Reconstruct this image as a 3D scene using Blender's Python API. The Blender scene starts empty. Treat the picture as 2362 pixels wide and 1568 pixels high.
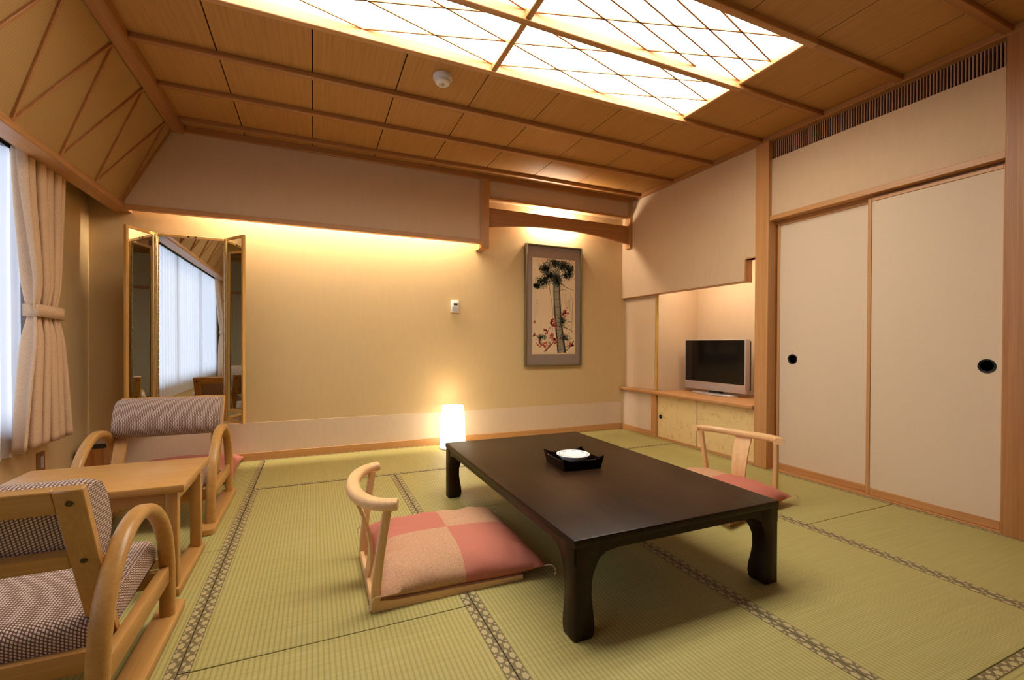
import bpy, bmesh, math, random
from mathutils import Vector, Matrix
random.seed(7)
SC = bpy.context.scene
COL = SC.collection
PI = math.pi

# ------------------------------------------------------------------ camera
cam_d = bpy.data.cameras.new('camera')
cam = bpy.data.objects.new('camera', cam_d)
COL.objects.link(cam)
cam_d.sensor_fit = 'HORIZONTAL'
cam_d.sensor_width = 36.0
cam_d.lens = 36.0 * 1044.57 / 2362.0
cam_d.shift_y = 15.07 / 2362.0
cam_d.clip_start = 0.02
yaw, pit, rol = 0.412560, -0.007110, 0.004135
fw = Vector((math.sin(yaw) * math.cos(pit), math.cos(yaw) * math.cos(pit), math.sin(pit)))
ri = Vector((math.cos(yaw), -math.sin(yaw), 0))
up = ri.cross(fw)
ri2 = ri * math.cos(rol) + up * math.sin(rol)
up2 = up * math.cos(rol) - ri * math.sin(rol)
m4 = Matrix((ri2, up2, -fw)).transposed().to_4x4()
m4.translation = Vector((0, 0, 0.935))
cam.matrix_world = m4
SC.camera = cam
SC.cycles.max_bounces = 8
SC.cycles.diffuse_bounces = 5
SC.cycles.glossy_bounces = 4
SC.cycles.caustics_reflective = False
SC.cycles.caustics_refractive = False

# ------------------------------------------------------------------ world, exposure, room lamps
SC.view_settings.view_transform = 'Standard'
SC.view_settings.look = 'None'
SC.view_settings.gamma = 1.0
SC.view_settings.use_curve_mapping = False
SC.view_settings.exposure = 0.0
world = bpy.data.worlds.new('daylight')
SC.world = world
world.use_nodes = True
wb = world.node_tree.nodes['Background']
wb.inputs[0].default_value = (0.74, 0.81, 1.0, 1)
wb.inputs[1].default_value = 5.4

CEIL_L = 11.5            # radiance of the ceiling light's paper
CEIL_C = (1.0, 0.965, 0.85, 1)
LAMP_C = (1.0, 0.89, 0.72)


def area_lamp(name, loc, size, size_y, power, rot, color=LAMP_C):
    d = bpy.data.lights.new(name, 'AREA')
    d.shape = 'RECTANGLE'
    d.size = size
    d.size_y = size_y
    d.energy = power
    d.color = color
    o = bpy.data.objects.new(name, d)
    o.location = loc
    o.rotation_euler = rot
    COL.objects.link(o)
    return o


# strip lamps hidden in the coves
area_lamp('cove_lamp', (0.30, 4.0, 2.16), 2.1, 0.03, 58.0, (math.radians(16), 0, 0))
for k, px in enumerate((2.08, 2.25, 2.42)):
    pd = bpy.data.lights.new('picture_lamp', 'POINT')
    pd.energy = 8.5
    pd.color = LAMP_C
    pd.shadow_soft_size = 0.016
    po = bpy.data.objects.new('picture_lamp', pd)
    po.location = (px, 4.035, 2.145)
    COL.objects.link(po)
area_lamp('alcove_lamp', (3.235, 3.0, 1.72), 0.03, 0.9, 8.0, (0, math.radians(-28), 0))
portal = area_lamp('window_portal', (-1.5, 1.35, 1.2), 1.5, 3.3, 1.0, (0, math.radians(-90), 0), (1, 1, 1))
portal.data.cycles.is_portal = True

# ------------------------------------------------------------------ helpers


def mesh_obj(name, me, mat=None, parent=None, smooth=True, angle=38):
    if smooth:
        me.polygons.foreach_set('use_smooth', [True] * len(me.polygons))
        me.set_sharp_from_angle(angle=math.radians(angle))
    o = bpy.data.objects.new(name, me)
    COL.objects.link(o)
    if mat is not None and len(me.materials) == 0:
        me.materials.append(mat)
    if parent is not None:
        o.parent = parent
    return o


def from_bm(name, bm, mat=None, parent=None, smooth=True, angle=38):
    bmesh.ops.recalc_face_normals(bm, faces=bm.faces[:])
    me = bpy.data.meshes.new(name)
    bm.to_mesh(me)
    bm.free()
    return mesh_obj(name, me, mat, parent, smooth, angle)


def tag(o, label=None, cat=None, group=None, kind=None):
    if label:
        o['label'] = label
    if cat:
        o['category'] = cat
    if group:
        o['group'] = group
    if kind:
        o['kind'] = kind
    return o


def thing(name, loc, rz, label, cat, group=None):
    o = bpy.data.objects.new(name, None)
    o.empty_display_size = 0.1
    o.location = loc
    o.rotation_euler = (0, 0, rz)
    COL.objects.link(o)
    return tag(o, label, cat, group)


def struct(name, label=None):
    o = bpy.data.objects.new(name, None)
    COL.objects.link(o)
    return tag(o, label, None, None, 'structure')


def add_box(bm, x0, x1, y0, y1, z0, z1, bev=0.0, seg=2, mtx=None):
    r = bmesh.ops.create_cube(bm, size=1.0)
    vs = r['verts']
    for v in vs:
        v.co = Vector(((x0 + x1) / 2 + v.co.x * (x1 - x0), (y0 + y1) / 2 + v.co.y * (y1 - y0), (z0 + z1) / 2 + v.co.z * (z1 - z0)))
    if bev > 0:
        es = list({e for v in vs for e in v.link_edges})
        rr = bmesh.ops.bevel(bm, geom=es, offset=bev, segments=seg, profile=0.5, affect='EDGES')
        vs = list({v for f in rr['faces'] for v in f.verts} | {v for v in vs if v.is_valid})
    if mtx is not None:
        for v in vs:
            v.co = mtx @ v.co
    return vs


def box(name, x0, x1, y0, y1, z0, z1, mat, parent=None, bev=0.0, seg=2):
    bm = bmesh.new()
    add_box(bm, x0, x1, y0, y1, z0, z1, bev, seg)
    return from_bm(name, bm, mat, parent)


def bar(name, p0, p1, w, t, mat, parent=None, bev=0.002, upv=(0, 0, 1)):
    """rectangular bar from p0 to p1; w across, t along upv"""
    p0, p1 = Vector(p0), Vector(p1)
    d = p1 - p0
    L = d.length
    yv = d.normalized()
    xv = yv.cross(Vector(upv)).normalized()
    zv = xv.cross(yv)
    M = Matrix((xv, yv, zv)).transposed().to_4x4()
    M.translation = p0
    bm = bmesh.new()
    add_box(bm, -w / 2, w / 2, 0, L, -t / 2, t / 2, bev, 1, M)
    return from_bm(name, bm, mat, parent)


def prism(name, pts, axis, a, b, mat, parent=None, bev=0.0, seg=2):
    """pts 2D polygon; axis 'x': pts=(y,z); 'y': pts=(x,z); 'z': pts=(x,y)"""
    bm = bmesh.new()

    def mk(p, t):
        if axis == 'x':
            return (t, p[0], p[1])
        if axis == 'y':
            return (p[0], t, p[1])
        return (p[0], p[1], t)
    va = [bm.verts.new(mk(p, a)) for p in pts]
    vb = [bm.verts.new(mk(p, b)) for p in pts]
    n = len(pts)
    bm.faces.new(va)
    bm.faces.new(vb[::-1])
    for i in range(n):
        bm.faces.new((va[i], vb[i], vb[(i + 1) % n], va[(i + 1) % n]))
    if bev > 0:
        bmesh.ops.recalc_face_normals(bm, faces=bm.faces[:])
        es = [e for e in bm.edges if len(e.link_faces) == 2 and e.calc_face_angle(0) > 0.6]
        bmesh.ops.bevel(bm, geom=es, offset=bev, segments=seg, profile=0.5, affect='EDGES')
    return from_bm(name, bm, mat, parent)


def smooth_path(pts, n=8, closed=False):
    P = [Vector(p) for p in pts]
    out = []
    N = len(P)
    rng = range(N) if closed else range(N - 1)
    for i in rng:
        if closed:
            a, b, c, d = P[i - 1], P[i], P[(i + 1) % N], P[(i + 2) % N]
        else:
            a, b, c, d = P[max(i - 1, 0)], P[i], P[i + 1], P[min(i + 2, N - 1)]
        for k in range(n):
            t = k / n
            out.append(0.5 * ((2 * b) + (c - a) * t + (2 * a - 5 * b + 4 * c - d) * t * t + (3 * b - a - 3 * c + d) * t ** 3))
    if not closed:
        out.append(P[-1])
    return out


def round_rect(w, h, r, seg=3):
    out = []
    for cx, cy, a0 in ((w / 2 - r, h / 2 - r, 0), (-w / 2 + r, h / 2 - r, 90), (-w / 2 + r, -h / 2 + r, 180), (w / 2 - r, -h / 2 + r, 270)):
        for k in range(seg + 1):
            a = math.radians(a0 + 90 * k / seg)
            out.append((cx + r * math.cos(a), cy + r * math.sin(a)))
    return out


def sweep(bm, path, section, side, scale=None):
    """sweep 2D section (s along 'side', t along the in-plane normal) on a path; side fixed vector"""
    side = Vector(side).normalized()
    rings = []
    n = len(path)
    for i, p in enumerate(path):
        tan = (path[min(i + 1, n - 1)] - path[max(i - 1, 0)]).normalized()
        sd = (side - tan * side.dot(tan)).normalized()
        nr = sd.cross(tan).normalized()
        k = scale(i / (n - 1)) if scale else 1.0
        rings.append([bm.verts.new(p + sd * (s * k) + nr * (t * k)) for s, t in section])
    m = len(section)
    for a, b in zip(rings, rings[1:]):
        for j in range(m):
            bm.faces.new((a[j], a[(j + 1) % m], b[(j + 1) % m], b[j]))
    bm.faces.new(rings[0][::-1])
    bm.faces.new(rings[-1])


def tube(name, pts, r, mat, parent=None, seg=8, n=6, upv=(0, 0, 1), scale=None):
    path = smooth_path(pts, n) if n > 1 else [Vector(p) for p in pts]
    sec = [(r * math.cos(2 * PI * k / seg), r * math.sin(2 * PI * k / seg)) for k in range(seg)]
    bm = bmesh.new()
    sweep(bm, path, sec, upv, scale)
    return from_bm(name, bm, mat, parent, angle=50)


def lathe(name, prof, mat, parent=None, seg=40, loc=(0, 0, 0), closed=True):
    bm = bmesh.new()
    rings = []
    for r, z in prof:
        if r < 1e-6:
            rings.append([bm.verts.new((loc[0], loc[1], loc[2] + z))])
        else:
            rings.append([bm.verts.new((loc[0] + r * math.cos(2 * PI * k / seg), loc[1] + r * math.sin(2 * PI * k / seg), loc[2] + z)) for k in range(seg)])
    for a, b in zip(rings, rings[1:]):
        for k in range(seg):
            k2 = (k + 1) % seg
            if len(a) == 1 and len(b) == 1:
                continue
            if len(a) == 1:
                bm.faces.new((a[0], b[k2], b[k]))
            elif len(b) == 1:
                bm.faces.new((a[k], a[k2], b[0]))
            else:
                bm.faces.new((a[k], a[k2], b[k2], b[k]))
    return from_bm(name, bm, mat, parent, angle=40)


def uv_box(o):
    """metric box-projected UVs"""
    me = o.data
    uv = me.uv_layers.new(name='UVMap')
    for p in me.polygons:
        n = [abs(k) for k in p.normal]
        ax = n.index(max(n))
        for li in p.loop_indices:
            c = me.vertices[me.loops[li].vertex_index].co
            uv.data[li].uv = ((c.y, c.z), (c.x, c.z), (c.x, c.y))[ax]


def copy_tree(o, parent=None):
    c = o.copy()
    COL.objects.link(c)
    c.parent = parent
    for ch in list(o.children):
        copy_tree(ch, c)
    return c


# ------------------------------------------------------------------ materials
MATS = {}


def new_mat(name):
    m = bpy.data.materials.new(name)
    m.use_nodes = True
    nt = m.node_tree
    bs = nt.nodes['Principled BSDF']
    MATS[name] = m
    return m, nt, bs


def lnk(nt, a, b):
    nt.links.new(a, b)


def s2l(c):
    return tuple(((v / 255) / 12.92 if v / 255 <= 0.04045 else ((v / 255 + 0.055) / 1.055) ** 2.4) for v in c) + (1,)


def math_n(nt, op, a, b=None, c=None):
    n = nt.nodes.new('ShaderNodeMath')
    n.operation = op
    for i, v in enumerate((a, b, c)):
        if v is None:
            continue
        if isinstance(v, (int, float)):
            n.inputs[i].default_value = v
        else:
            lnk(nt, v, n.inputs[i])
    return n.outputs[0]


def coord(nt, kind='Object'):
    return nt.nodes.new('ShaderNodeTexCoord').outputs[kind]


def mix_col(nt, fac, a, b):
    n = nt.nodes.new('ShaderNodeMix')
    n.data_type = 'RGBA'
    if isinstance(fac, (int, float)):
        n.inputs[0].default_value = fac
    else:
        lnk(nt, fac, n.inputs[0])
    for sock, v in ((n.inputs[6], a), (n.inputs[7], b)):
        if isinstance(v, tuple):
            sock.default_value = v
        else:
            lnk(nt, v, sock)
    return n.outputs[2]


def noise(nt, vec, scale=(1, 1, 1), s=1.0, detail=4.0, rough=0.55):
    mp = nt.nodes.new('ShaderNodeMapping')
    mp.inputs['Scale'].default_value = scale
    lnk(nt, vec, mp.inputs[0])
    n = nt.nodes.new('ShaderNodeTexNoise')
    n.inputs['Scale'].default_value = s
    n.inputs['Detail'].default_value = detail
    n.inputs['Roughness'].default_value = rough
    lnk(nt, mp.outputs[0], n.inputs['Vector'])
    return n.outputs[0]


def ramp(nt, fac, stops):
    r = nt.nodes.new('ShaderNodeValToRGB')
    el = r.color_ramp.elements
    while len(el) < len(stops):
        el.new(0.5)
    for e, (p, c) in zip(el, stops):
        e.position = p
        e.color = c if isinstance(c, tuple) else (c, c, c, 1)
    lnk(nt, fac, r.inputs[0])
    return r.outputs[0]


def bump(nt, bs, h, strength=0.2, dist=0.002):
    b = nt.nodes.new('ShaderNodeBump')
    b.inputs['Strength'].default_value = strength
    b.inputs['Distance'].default_value = dist
    lnk(nt, h, b.inputs['Height'])
    lnk(nt, b.outputs[0], bs.inputs['Normal'])


def plain(name, rgb, rough=0.6, metal=0.0, spec=0.5):
    m, nt, bs = new_mat(name)
    bs.inputs['Base Color'].default_value = s2l(rgb)
    bs.inputs['Roughness'].default_value = rough
    bs.inputs['Metallic'].default_value = metal
    bs.inputs['Specular IOR Level'].default_value = spec
    v = coord(nt)
    n = noise(nt, v, (1, 1, 1), 60, 3)
    c = mix_col(nt, ramp(nt, n, [(0.35, 0.0), (0.65, 1.0)]), s2l(tuple(x * 0.965 for x in rgb)), s2l(rgb))
    lnk(nt, c, bs.inputs['Base Color'])
    return m


def wood(name, rgb, dark, axis='y', rough=0.42, fine=42.0, contrast=1.0):
    key = name + '_' + axis
    if key in MATS:
        return MATS[key]
    m, nt, bs = new_mat(key)
    v = coord(nt)
    sc = {'x': (0.9, fine, fine), 'y': (fine, 0.9, fine), 'z': (fine, fine, 0.9)}[axis]
    n1 = noise(nt, v, sc, 1.0, 5, 0.6)
    sc2 = tuple(k * 4 for k in sc)
    n2 = noise(nt, v, sc2, 1.0, 2, 0.5)
    f = math_n(nt, 'ADD', math_n(nt, 'MULTIPLY', n1, 0.7), math_n(nt, 'MULTIPLY', n2, 0.3))
    f = ramp(nt, f, [(0.36, 0.0), (0.64, 1.0)])
    c = mix_col(nt, math_n(nt, 'MULTIPLY', f, contrast), s2l(rgb), s2l(dark))
    lnk(nt, c, bs.inputs['Base Color'])
    bs.inputs['Roughness'].default_value = rough
    bump(nt, bs, f, 0.06, 0.001)
    return m


def wall_mat(name, rgb, scale=170, rough=0.85, amt=0.05):
    m, nt, bs = new_mat(name)
    v = coord(nt)
    n = noise(nt, v, (1, 1, 1), scale, 3)
    n2 = noise(nt, v, (1, 1, 0.25), 30, 3)
    f = math_n(nt, 'ADD', math_n(nt, 'MULTIPLY', n, 0.6), math_n(nt, 'MULTIPLY', n2, 0.4))
    c = mix_col(nt, ramp(nt, f, [(0.3, 0.0), (0.7, 1.0)]), s2l(tuple(x * (1 - amt) for x in rgb)), s2l(rgb))
    lnk(nt, c, bs.inputs['Base Color'])
    bs.inputs['Roughness'].default_value = rough
    bs.inputs['Specular IOR Level'].default_value = 0.2
    bump(nt, bs, n, 0.12, 0.001)
    return m


def sine(nt, x, period, phase=0.0):
    return math_n(nt, 'SINE', math_n(nt, 'MULTIPLY_ADD', x, 2 * PI / period, phase))


def sep(nt, v):
    s = nt.nodes.new('ShaderNodeSeparateXYZ')
    lnk(nt, v, s.inputs[0])
    return s.outputs


def tatami(name, along):
    m, nt, bs = new_mat(name)
    v = coord(nt)
    x, y, z = sep(nt, v)
    a, b = (x, y) if along == 'y' else (y, x)       # a: across the ridges, b: along them
    wob = noise(nt, v, (6, 6, 6), 1.0, 2)
    aa = math_n(nt, 'MULTIPLY_ADD', wob, 0.002, a)
    st = math_n(nt, 'POWER', math_n(nt, 'MULTIPLY_ADD', sine(nt, aa, 0.0155), 0.5, 0.5), 3.0)
    rush = math_n(nt, 'MULTIPLY_ADD', sine(nt, b, 0.0042), 0.5, 0.5)
    sc = (3, 90, 3) if along == 'y' else (90, 3, 3)
    n = noise(nt, v, sc, 1.0, 4)
    big = noise(nt, v, (1, 1, 1), 1.6, 2)
    c1 = mix_col(nt, ramp(nt, n, [(0.3, 0.0), (0.7, 1.0)]), s2l((170, 160, 96)), s2l((186, 174, 112)))
    c2 = mix_col(nt, math_n(nt, 'MULTIPLY', st, 0.55), c1, s2l((126, 120, 58)))
    c3 = mix_col(nt, math_n(nt, 'MULTIPLY', rush, 0.10), c2, s2l((126, 120, 58)))
    c4 = mix_col(nt, math_n(nt, 'MULTIPLY', ramp(nt, big, [(0.35, 0.0), (0.7, 1.0)]), 0.25), c3, s2l((176, 158, 90)))
    lnk(nt, c4, bs.inputs['Base Color'])
    bs.inputs['Roughness'].default_value = 0.55
    bs.inputs['Specular IOR Level'].default_value = 0.35
    h = math_n(nt, 'MULTIPLY_ADD', st, -1.0, math_n(nt, 'MULTIPLY', rush, 0.3))
    bump(nt, bs, h, 0.35, 0.0015)
    return m


def border_mat(name):
    """woven tatami border, local y along the strip, local x across (0.031 wide)"""
    m, nt, bs = new_mat(name)
    v = coord(nt)
    x, y, z = sep(nt, v)

    def blob(cx, ph, rx, ry, per):
        yy = math_n(nt, 'ADD', math_n(nt, 'DIVIDE', y, per), ph)
        fr = math_n(nt, 'SUBTRACT', math_n(nt, 'FRACT', yy), 0.5)
        dy = math_n(nt, 'DIVIDE', math_n(nt, 'MULTIPLY', fr, per), ry)
        dx = math_n(nt, 'DIVIDE', math_n(nt, 'SUBTRACT', x, cx), rx)
        ang = math_n(nt, 'ARCTAN2', dy, dx)
        pet = math_n(nt, 'MULTIPLY_ADD', math_n(nt, 'SINE', math_n(nt, 'MULTIPLY', ang, 5.0)), 0.12, 1.0)
        d = math_n(nt, 'SQRT', math_n(nt, 'ADD', math_n(nt, 'MULTIPLY', dx, dx), math_n(nt, 'MULTIPLY', dy, dy)))
        return math_n(nt, 'LESS_THAN', d, pet)
    f = math_n(nt, 'MAXIMUM', math_n(nt, 'MAXIMUM', blob(-0.004, 0.0, 0.0092, 0.0135, 0.046), blob(-0.0105, 0.5, 0.003, 0.005, 0.046)), blob(0.0088, 0.5, 0.0050, 0.0078, 0.046))
    th = math_n(nt, 'MULTIPLY_ADD', sine(nt, y, 0.0022), 0.12, 0.82)
    c = mix_col(nt, math_n(nt, 'MULTIPLY', f, th), s2l((114, 100, 64)), s2l((190, 172, 122)))
    lnk(nt, c, bs.inputs['Base Color'])
    bs.inputs['Roughness'].default_value = 0.6
    return m


def weave(name, light, dark, per=0.0076):
    m, nt, bs = new_mat(name)
    v = coord(nt, 'UV')
    x, y, z = sep(nt, v)
    a = sine(nt, x, per)
    b = sine(nt, math_n(nt, 'MULTIPLY_ADD', x, 0.5, y), per)
    f = math_n(nt, 'MULTIPLY', math_n(nt, 'MULTIPLY_ADD', a, 0.5, 0.5), math_n(nt, 'MULTIPLY_ADD', b, 0.5, 0.5))
    f = ramp(nt, f, [(0.08, 0.0), (0.34, 1.0)])
    c = mix_col(nt, f, s2l(dark), s2l(light))
    lnk(nt, c, bs.inputs['Base Color'])
    bs.inputs['Roughness'].default_value = 0.85
    bs.inputs['Specular IOR Level'].default_value = 0.15
    bs.inputs['Sheen Weight'].default_value = 0.15
    bump(nt, bs, f, 0.5, 0.0015)
    return m


def fabric(name, rgb, rough=0.9):
    m, nt, bs = new_mat(name)
    v = coord(nt)
    n = noise(nt, v, (1, 1, 1), 260, 2)
    c = mix_col(nt, ramp(nt, n, [(0.35, 0.0), (0.65, 1.0)]), s2l(tuple(k * 0.9 for k in rgb)), s2l(rgb))
    lnk(nt, c, bs.inputs['Base Color'])
    bs.inputs['Roughness'].default_value = rough
    bs.inputs['Specular IOR Level'].default_value = 0.15
    bump(nt, bs, n, 0.15, 0.001)
    return m


def zabuton_mat(name):
    """four-patch cushion cover: rose and woven tan"""
    m, nt, bs = new_mat(name)
    v = coord(nt)
    x, y, z = sep(nt, v)
    wv = noise(nt, v, (1, 1, 1), 420, 2)
    sx = math_n(nt, 'GREATER_THAN', math_n(nt, 'ADD', x, 0.005), 0.0)
    sy = math_n(nt, 'GREATER_THAN', y, 0.0)
    xo = math_n(nt, 'ABSOLUTE', math_n(nt, 'SUBTRACT', sx, sy))        # 1 where signs differ
    tan = mix_col(nt, ramp(nt, wv, [(0.4, 0.0), (0.6, 1.0)]), s2l((174, 130, 100)), s2l((212, 168, 132)))
    rose = mix_col(nt, ramp(nt, wv, [(0.4, 0.0), (0.6, 1.0)]), s2l((186, 112, 94)), s2l((196, 122, 103)))
    c = mix_col(nt, xo, tan, rose)
    lnk(nt, c, bs.inputs['Base Color'])
    bs.inputs['Roughness'].default_value = 0.85
    bs.inputs['Specular IOR Level'].default_value = 0.2
    wr = noise(nt, v, (1, 1, 1), 26, 3)
    bump(nt, bs, math_n(nt, 'ADD', math_n(nt, 'MULTIPLY', wv, 0.15), wr), 0.35, 0.006)
    return m


def burl(name):
    m, nt, bs = new_mat(name)
    v = coord(nt)
    n0 = noise(nt, v, (1, 5.0, 5.0), 1.0, 3)
    x, y, z = sep(nt, v)
    d = math_n(nt, 'ADD', math_n(nt, 'MULTIPLY', n0, 9.0), math_n(nt, 'MULTIPLY', math_n(nt, 'ADD', y, z), 6.0))
    w = math_n(nt, 'MULTIPLY_ADD', math_n(nt, 'SINE', math_n(nt, 'MULTIPLY', d, 4.0)), 0.5, 0.5)
    n2 = noise(nt, v, (1, 14, 14), 1.0, 4)
    f = math_n(nt, 'MULTIPLY', ramp(nt, w, [(0.62, 0.0), (0.98, 1.0)]), ramp(nt, n2, [(0.4, 0.0), (0.7, 1.0)]))
    c = mix_col(nt, f, s2l((226, 198, 140)), s2l((208, 172, 114)))
    lnk(nt, c, bs.inputs['Base Color'])
    bs.inputs['Roughness'].default_value = 0.45
    return m


def emit(name, rgb, strength, base=(240, 235, 225)):
    m, nt, bs = new_mat(name)
    bs.inputs['Base Color'].default_value = s2l(base)
    bs.inputs['Emission Color'].default_value = tuple(rgb[:3]) + (1,)
    bs.inputs['Emission Strength'].default_value = strength
    bs.inputs['Roughness'].default_value = 0.7
    v = coord(nt)
    n = noise(nt, v, (1, 1, 1), 9, 3)
    lnk(nt, math_n(nt, 'MULTIPLY_ADD', n, strength * 0.12, strength * 0.94), bs.inputs['Emission Strength'])
    return m


def mirror_mat():
    m, nt, bs = new_mat('mirror_glass')
    bs.inputs['Base Color'].default_value = (0.80, 0.82, 0.80, 1)
    bs.inputs['Metallic'].default_value = 1.0
    bs.inputs['Roughness'].default_value = 0.008
    return m


def sheer_mat():
    m, nt, bs = new_mat('sheer_lace')
    out = nt.nodes['Material Output']
    tr = nt.nodes.new('ShaderNodeBsdfTranslucent')
    tr.inputs[0].default_value = (0.92, 0.92, 0.95, 1)
    df = nt.nodes.new('ShaderNodeBsdfDiffuse')
    df.inputs[0].default_value = (0.85, 0.84, 0.84, 1)
    tp = nt.nodes.new('ShaderNodeBsdfTransparent')
    m1 = nt.nodes.new('ShaderNodeMixShader')
    m1.inputs[0].default_value = 0.38
    lnk(nt, tr.outputs[0], m1.inputs[1])
    lnk(nt, df.outputs[0], m1.inputs[2])
    m2 = nt.nodes.new('ShaderNodeMixShader')
    v = coord(nt)
    x, y, z = sep(nt, v)
    g = math_n(nt, 'MULTIPLY', sine(nt, y, 0.004), sine(nt, z, 0.004))
    lnk(nt, math_n(nt, 'MULTIPLY_ADD', g, 0.10, 0.14), m2.inputs[0])
    lnk(nt, m1.outputs[0], m2.inputs[1])
    lnk(nt, tp.outputs[0], m2.inputs[2])
    lnk(nt, m2.outputs[0], out.inputs[0])
    return m


def glass_mat():
    m, nt, bs = new_mat('window_glass')
    out = nt.nodes['Material Output']
    tp = nt.nodes.new('ShaderNodeBsdfTransparent')
    tp.inputs[0].default_value = (0.93, 0.96, 0.97, 1)
    gl = nt.nodes.new('ShaderNodeBsdfGlossy')
    gl.inputs['Roughness'].default_value = 0.02
    fr = nt.nodes.new('ShaderNodeFresnel')
    fr.inputs[0].default_value = 1.45
    mx = nt.nodes.new('ShaderNodeMixShader')
    lnk(nt, fr.outputs[0], mx.inputs[0])
    lnk(nt, tp.outputs[0], mx.inputs[1])
    lnk(nt, gl.outputs[0], mx.inputs[2])
    lnk(nt, mx.outputs[0], out.inputs[0])
    return m


def grasscloth(name, rgb):
    m, nt, bs = new_mat(name)
    v = coord(nt)
    x, y, z = sep(nt, v)
    a = math_n(nt, 'MULTIPLY_ADD', sine(nt, y, 0.011), 0.5, 0.5)
    b = math_n(nt, 'MULTIPLY_ADD', sine(nt, z, 0.011), 0.5, 0.5)
    f = math_n(nt, 'MULTIPLY', a, b)
    c = mix_col(nt, math_n(nt, 'MULTIPLY', f, 0.35), s2l(rgb), s2l(tuple(k * 0.72 for k in rgb)))
    lnk(nt, c, bs.inputs['Base Color'])
    bs.inputs['Roughness'].default_value = 0.8
    bump(nt, bs, f, 0.3, 0.002)
    return m


def fusuma_paper(name, rgb):
    m, nt, bs = new_mat(name)
    v = coord(nt)
    n = noise(nt, v, (1, 1, 0.06), 190, 3)
    n2 = noise(nt, v, (1, 0.06, 1), 190, 3)
    f = math_n(nt, 'MULTIPLY', math_n(nt, 'ADD', n, n2), 0.5)
    c = mix_col(nt, ramp(nt, f, [(0.38, 0.0), (0.6, 1.0)]), s2l(tuple(k * 0.988 for k in rgb)), s2l(rgb))
    lnk(nt, c, bs.inputs['Base Color'])
    bs.inputs['Roughness'].default_value = 0.8
    bs.inputs['Specular IOR Level'].default_value = 0.2
    bump(nt, bs, f, 0.02, 0.0005)
    return m


def lacquer(name, rgb, rough):
    m, nt, bs = new_mat(name)
    v = coord(nt)
    n = noise(nt, v, (1, 1, 1), 230, 3)
    g = noise(nt, v, (30, 2, 30), 1, 3)
    c = mix_col(nt, ramp(nt, g, [(0.3, 0.0), (0.7, 1.0)]), s2l(tuple(k * 0.7 for k in rgb)), s2l(rgb))
    lnk(nt, c, bs.inputs['Base Color'])
    lnk(nt, math_n(nt, 'MULTIPLY_ADD', n, 0.16, rough - 0.08), bs.inputs['Roughness'])
    bs.inputs['Specular IOR Level'].default_value = 0.22
    bump(nt, bs, n, 0.12, 0.0008)
    return m


W_TRIM = ((198, 146, 92), (180, 126, 74))
W_BEAM = ((178, 124, 72), (158, 104, 56))
W_CHAIR = ((192, 144, 80), (168, 116, 56))
W_ZAISU = ((232, 190, 138), (212, 164, 108))
W_CEIL = ((184, 132, 66), (164, 112, 52))


def WT(ax): return wood('hinoki_trim', *W_TRIM, ax)
def WB(ax): return wood('beam_wood', *W_BEAM, ax)
def WC(ax): return wood('chair_oak', *W_CHAIR, ax, 0.35, 42, 0.6)
def WZ(ax): return wood('pale_beech', *W_ZAISU, ax, 0.4, 42, 0.7)
def WP(ax): return wood('ceiling_cedar', *W_CEIL, ax, 0.55, 70)


M_WALL = wall_mat('back_wall_paper', (212, 182, 132))
M_DADO = wall_mat('dado_paper', (220, 194, 164))
M_WALL2 = wall_mat('plaster_cream', (212, 182, 146))
M_REAR = wall_mat('rear_wall_paper', (190, 178, 152))
M_FUS = fusuma_paper('fusuma_paper', (216, 194, 166))
M_SLOPE = grasscloth('slope_grasscloth', (176, 138, 84))
M_TAT_Y = tatami('tatami_along_y', 'y')
M_TAT_X = tatami('tatami_along_x', 'x')
M_BORD = border_mat('tatami_border')
M_BLACK = plain('black_recess', (14, 11, 9), 0.7)
M_SLAT = wood('grille_slat', (190, 150, 120), (160, 118, 92), 'z')
M_GRILLE_BACK = plain('grille_shadow', (26, 16, 12), 0.9)
M_LACQ = lacquer('dark_lacquer_table', (46, 27, 12), 0.38)
M_TRAY = lacquer('black_lacquer_tray', (22, 9, 9), 0.22)
M_PORC = plain('white_porcelain', (236, 238, 236), 0.15)
M_BLUE = plain('porcelain_blue', (150, 164, 190), 0.2)
M_ZAB = zabuton_mat('zabuton_patchwork')
M_ROSE = fabric('rose_cotton', (196, 122, 103))
M_CORD = plain('cushion_cord', (214, 196, 160), 0.8)
M_WEAVE = weave('armchair_weave', (214, 186, 166), (106, 78, 62))
M_DRAPE = fabric('drape_beige', (222, 188, 154))
M_SHEER = sheer_mat()
M_GLASS = glass_mat()
M_MIRROR = mirror_mat()
M_BRASS = plain('brass_hinge', (226, 206, 160), 0.22, 1.0)
M_WHITE_P = plain('white_plastic', (226, 220, 214), 0.45)
M_GREY_P = plain('grey_plastic', (180, 172, 166), 0.4)
M_LCD = plain('lcd_dark', (70, 66, 48), 0.25)
M_TVSIL = plain('tv_silver', (188, 176, 170), 0.32, 0.35)
M_TVBLK = plain('tv_black', (16, 14, 15), 0.35)
M_TVSCR = plain('tv_screen', (5, 6, 8), 0.12)
M_ALU = plain('window_alloy', (120, 118, 116), 0.35, 0.8)
M_GILT = plain('bronze_frame', (128, 116, 84), 0.35, 0.7)
M_MAT = fabric('picture_silk', (150, 132, 118))
M_PAPER = wall_mat('painting_paper', (226, 198, 158), 120, 0.8)
M_INK = plain('ink_dark', (52, 52, 42), 0.8)
M_INK2 = plain('ink_grey', (146, 132, 108), 0.8)
M_INKG = plain('ink_green', (84, 90, 70), 0.8)
M_PLUM = plain('plum_red', (196, 96, 76), 0.8)
M_PLUM2 = plain('plum_dark', (150, 60, 48), 0.8)
M_LIGHT = emit('light_paper', CEIL_C, CEIL_L)
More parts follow.
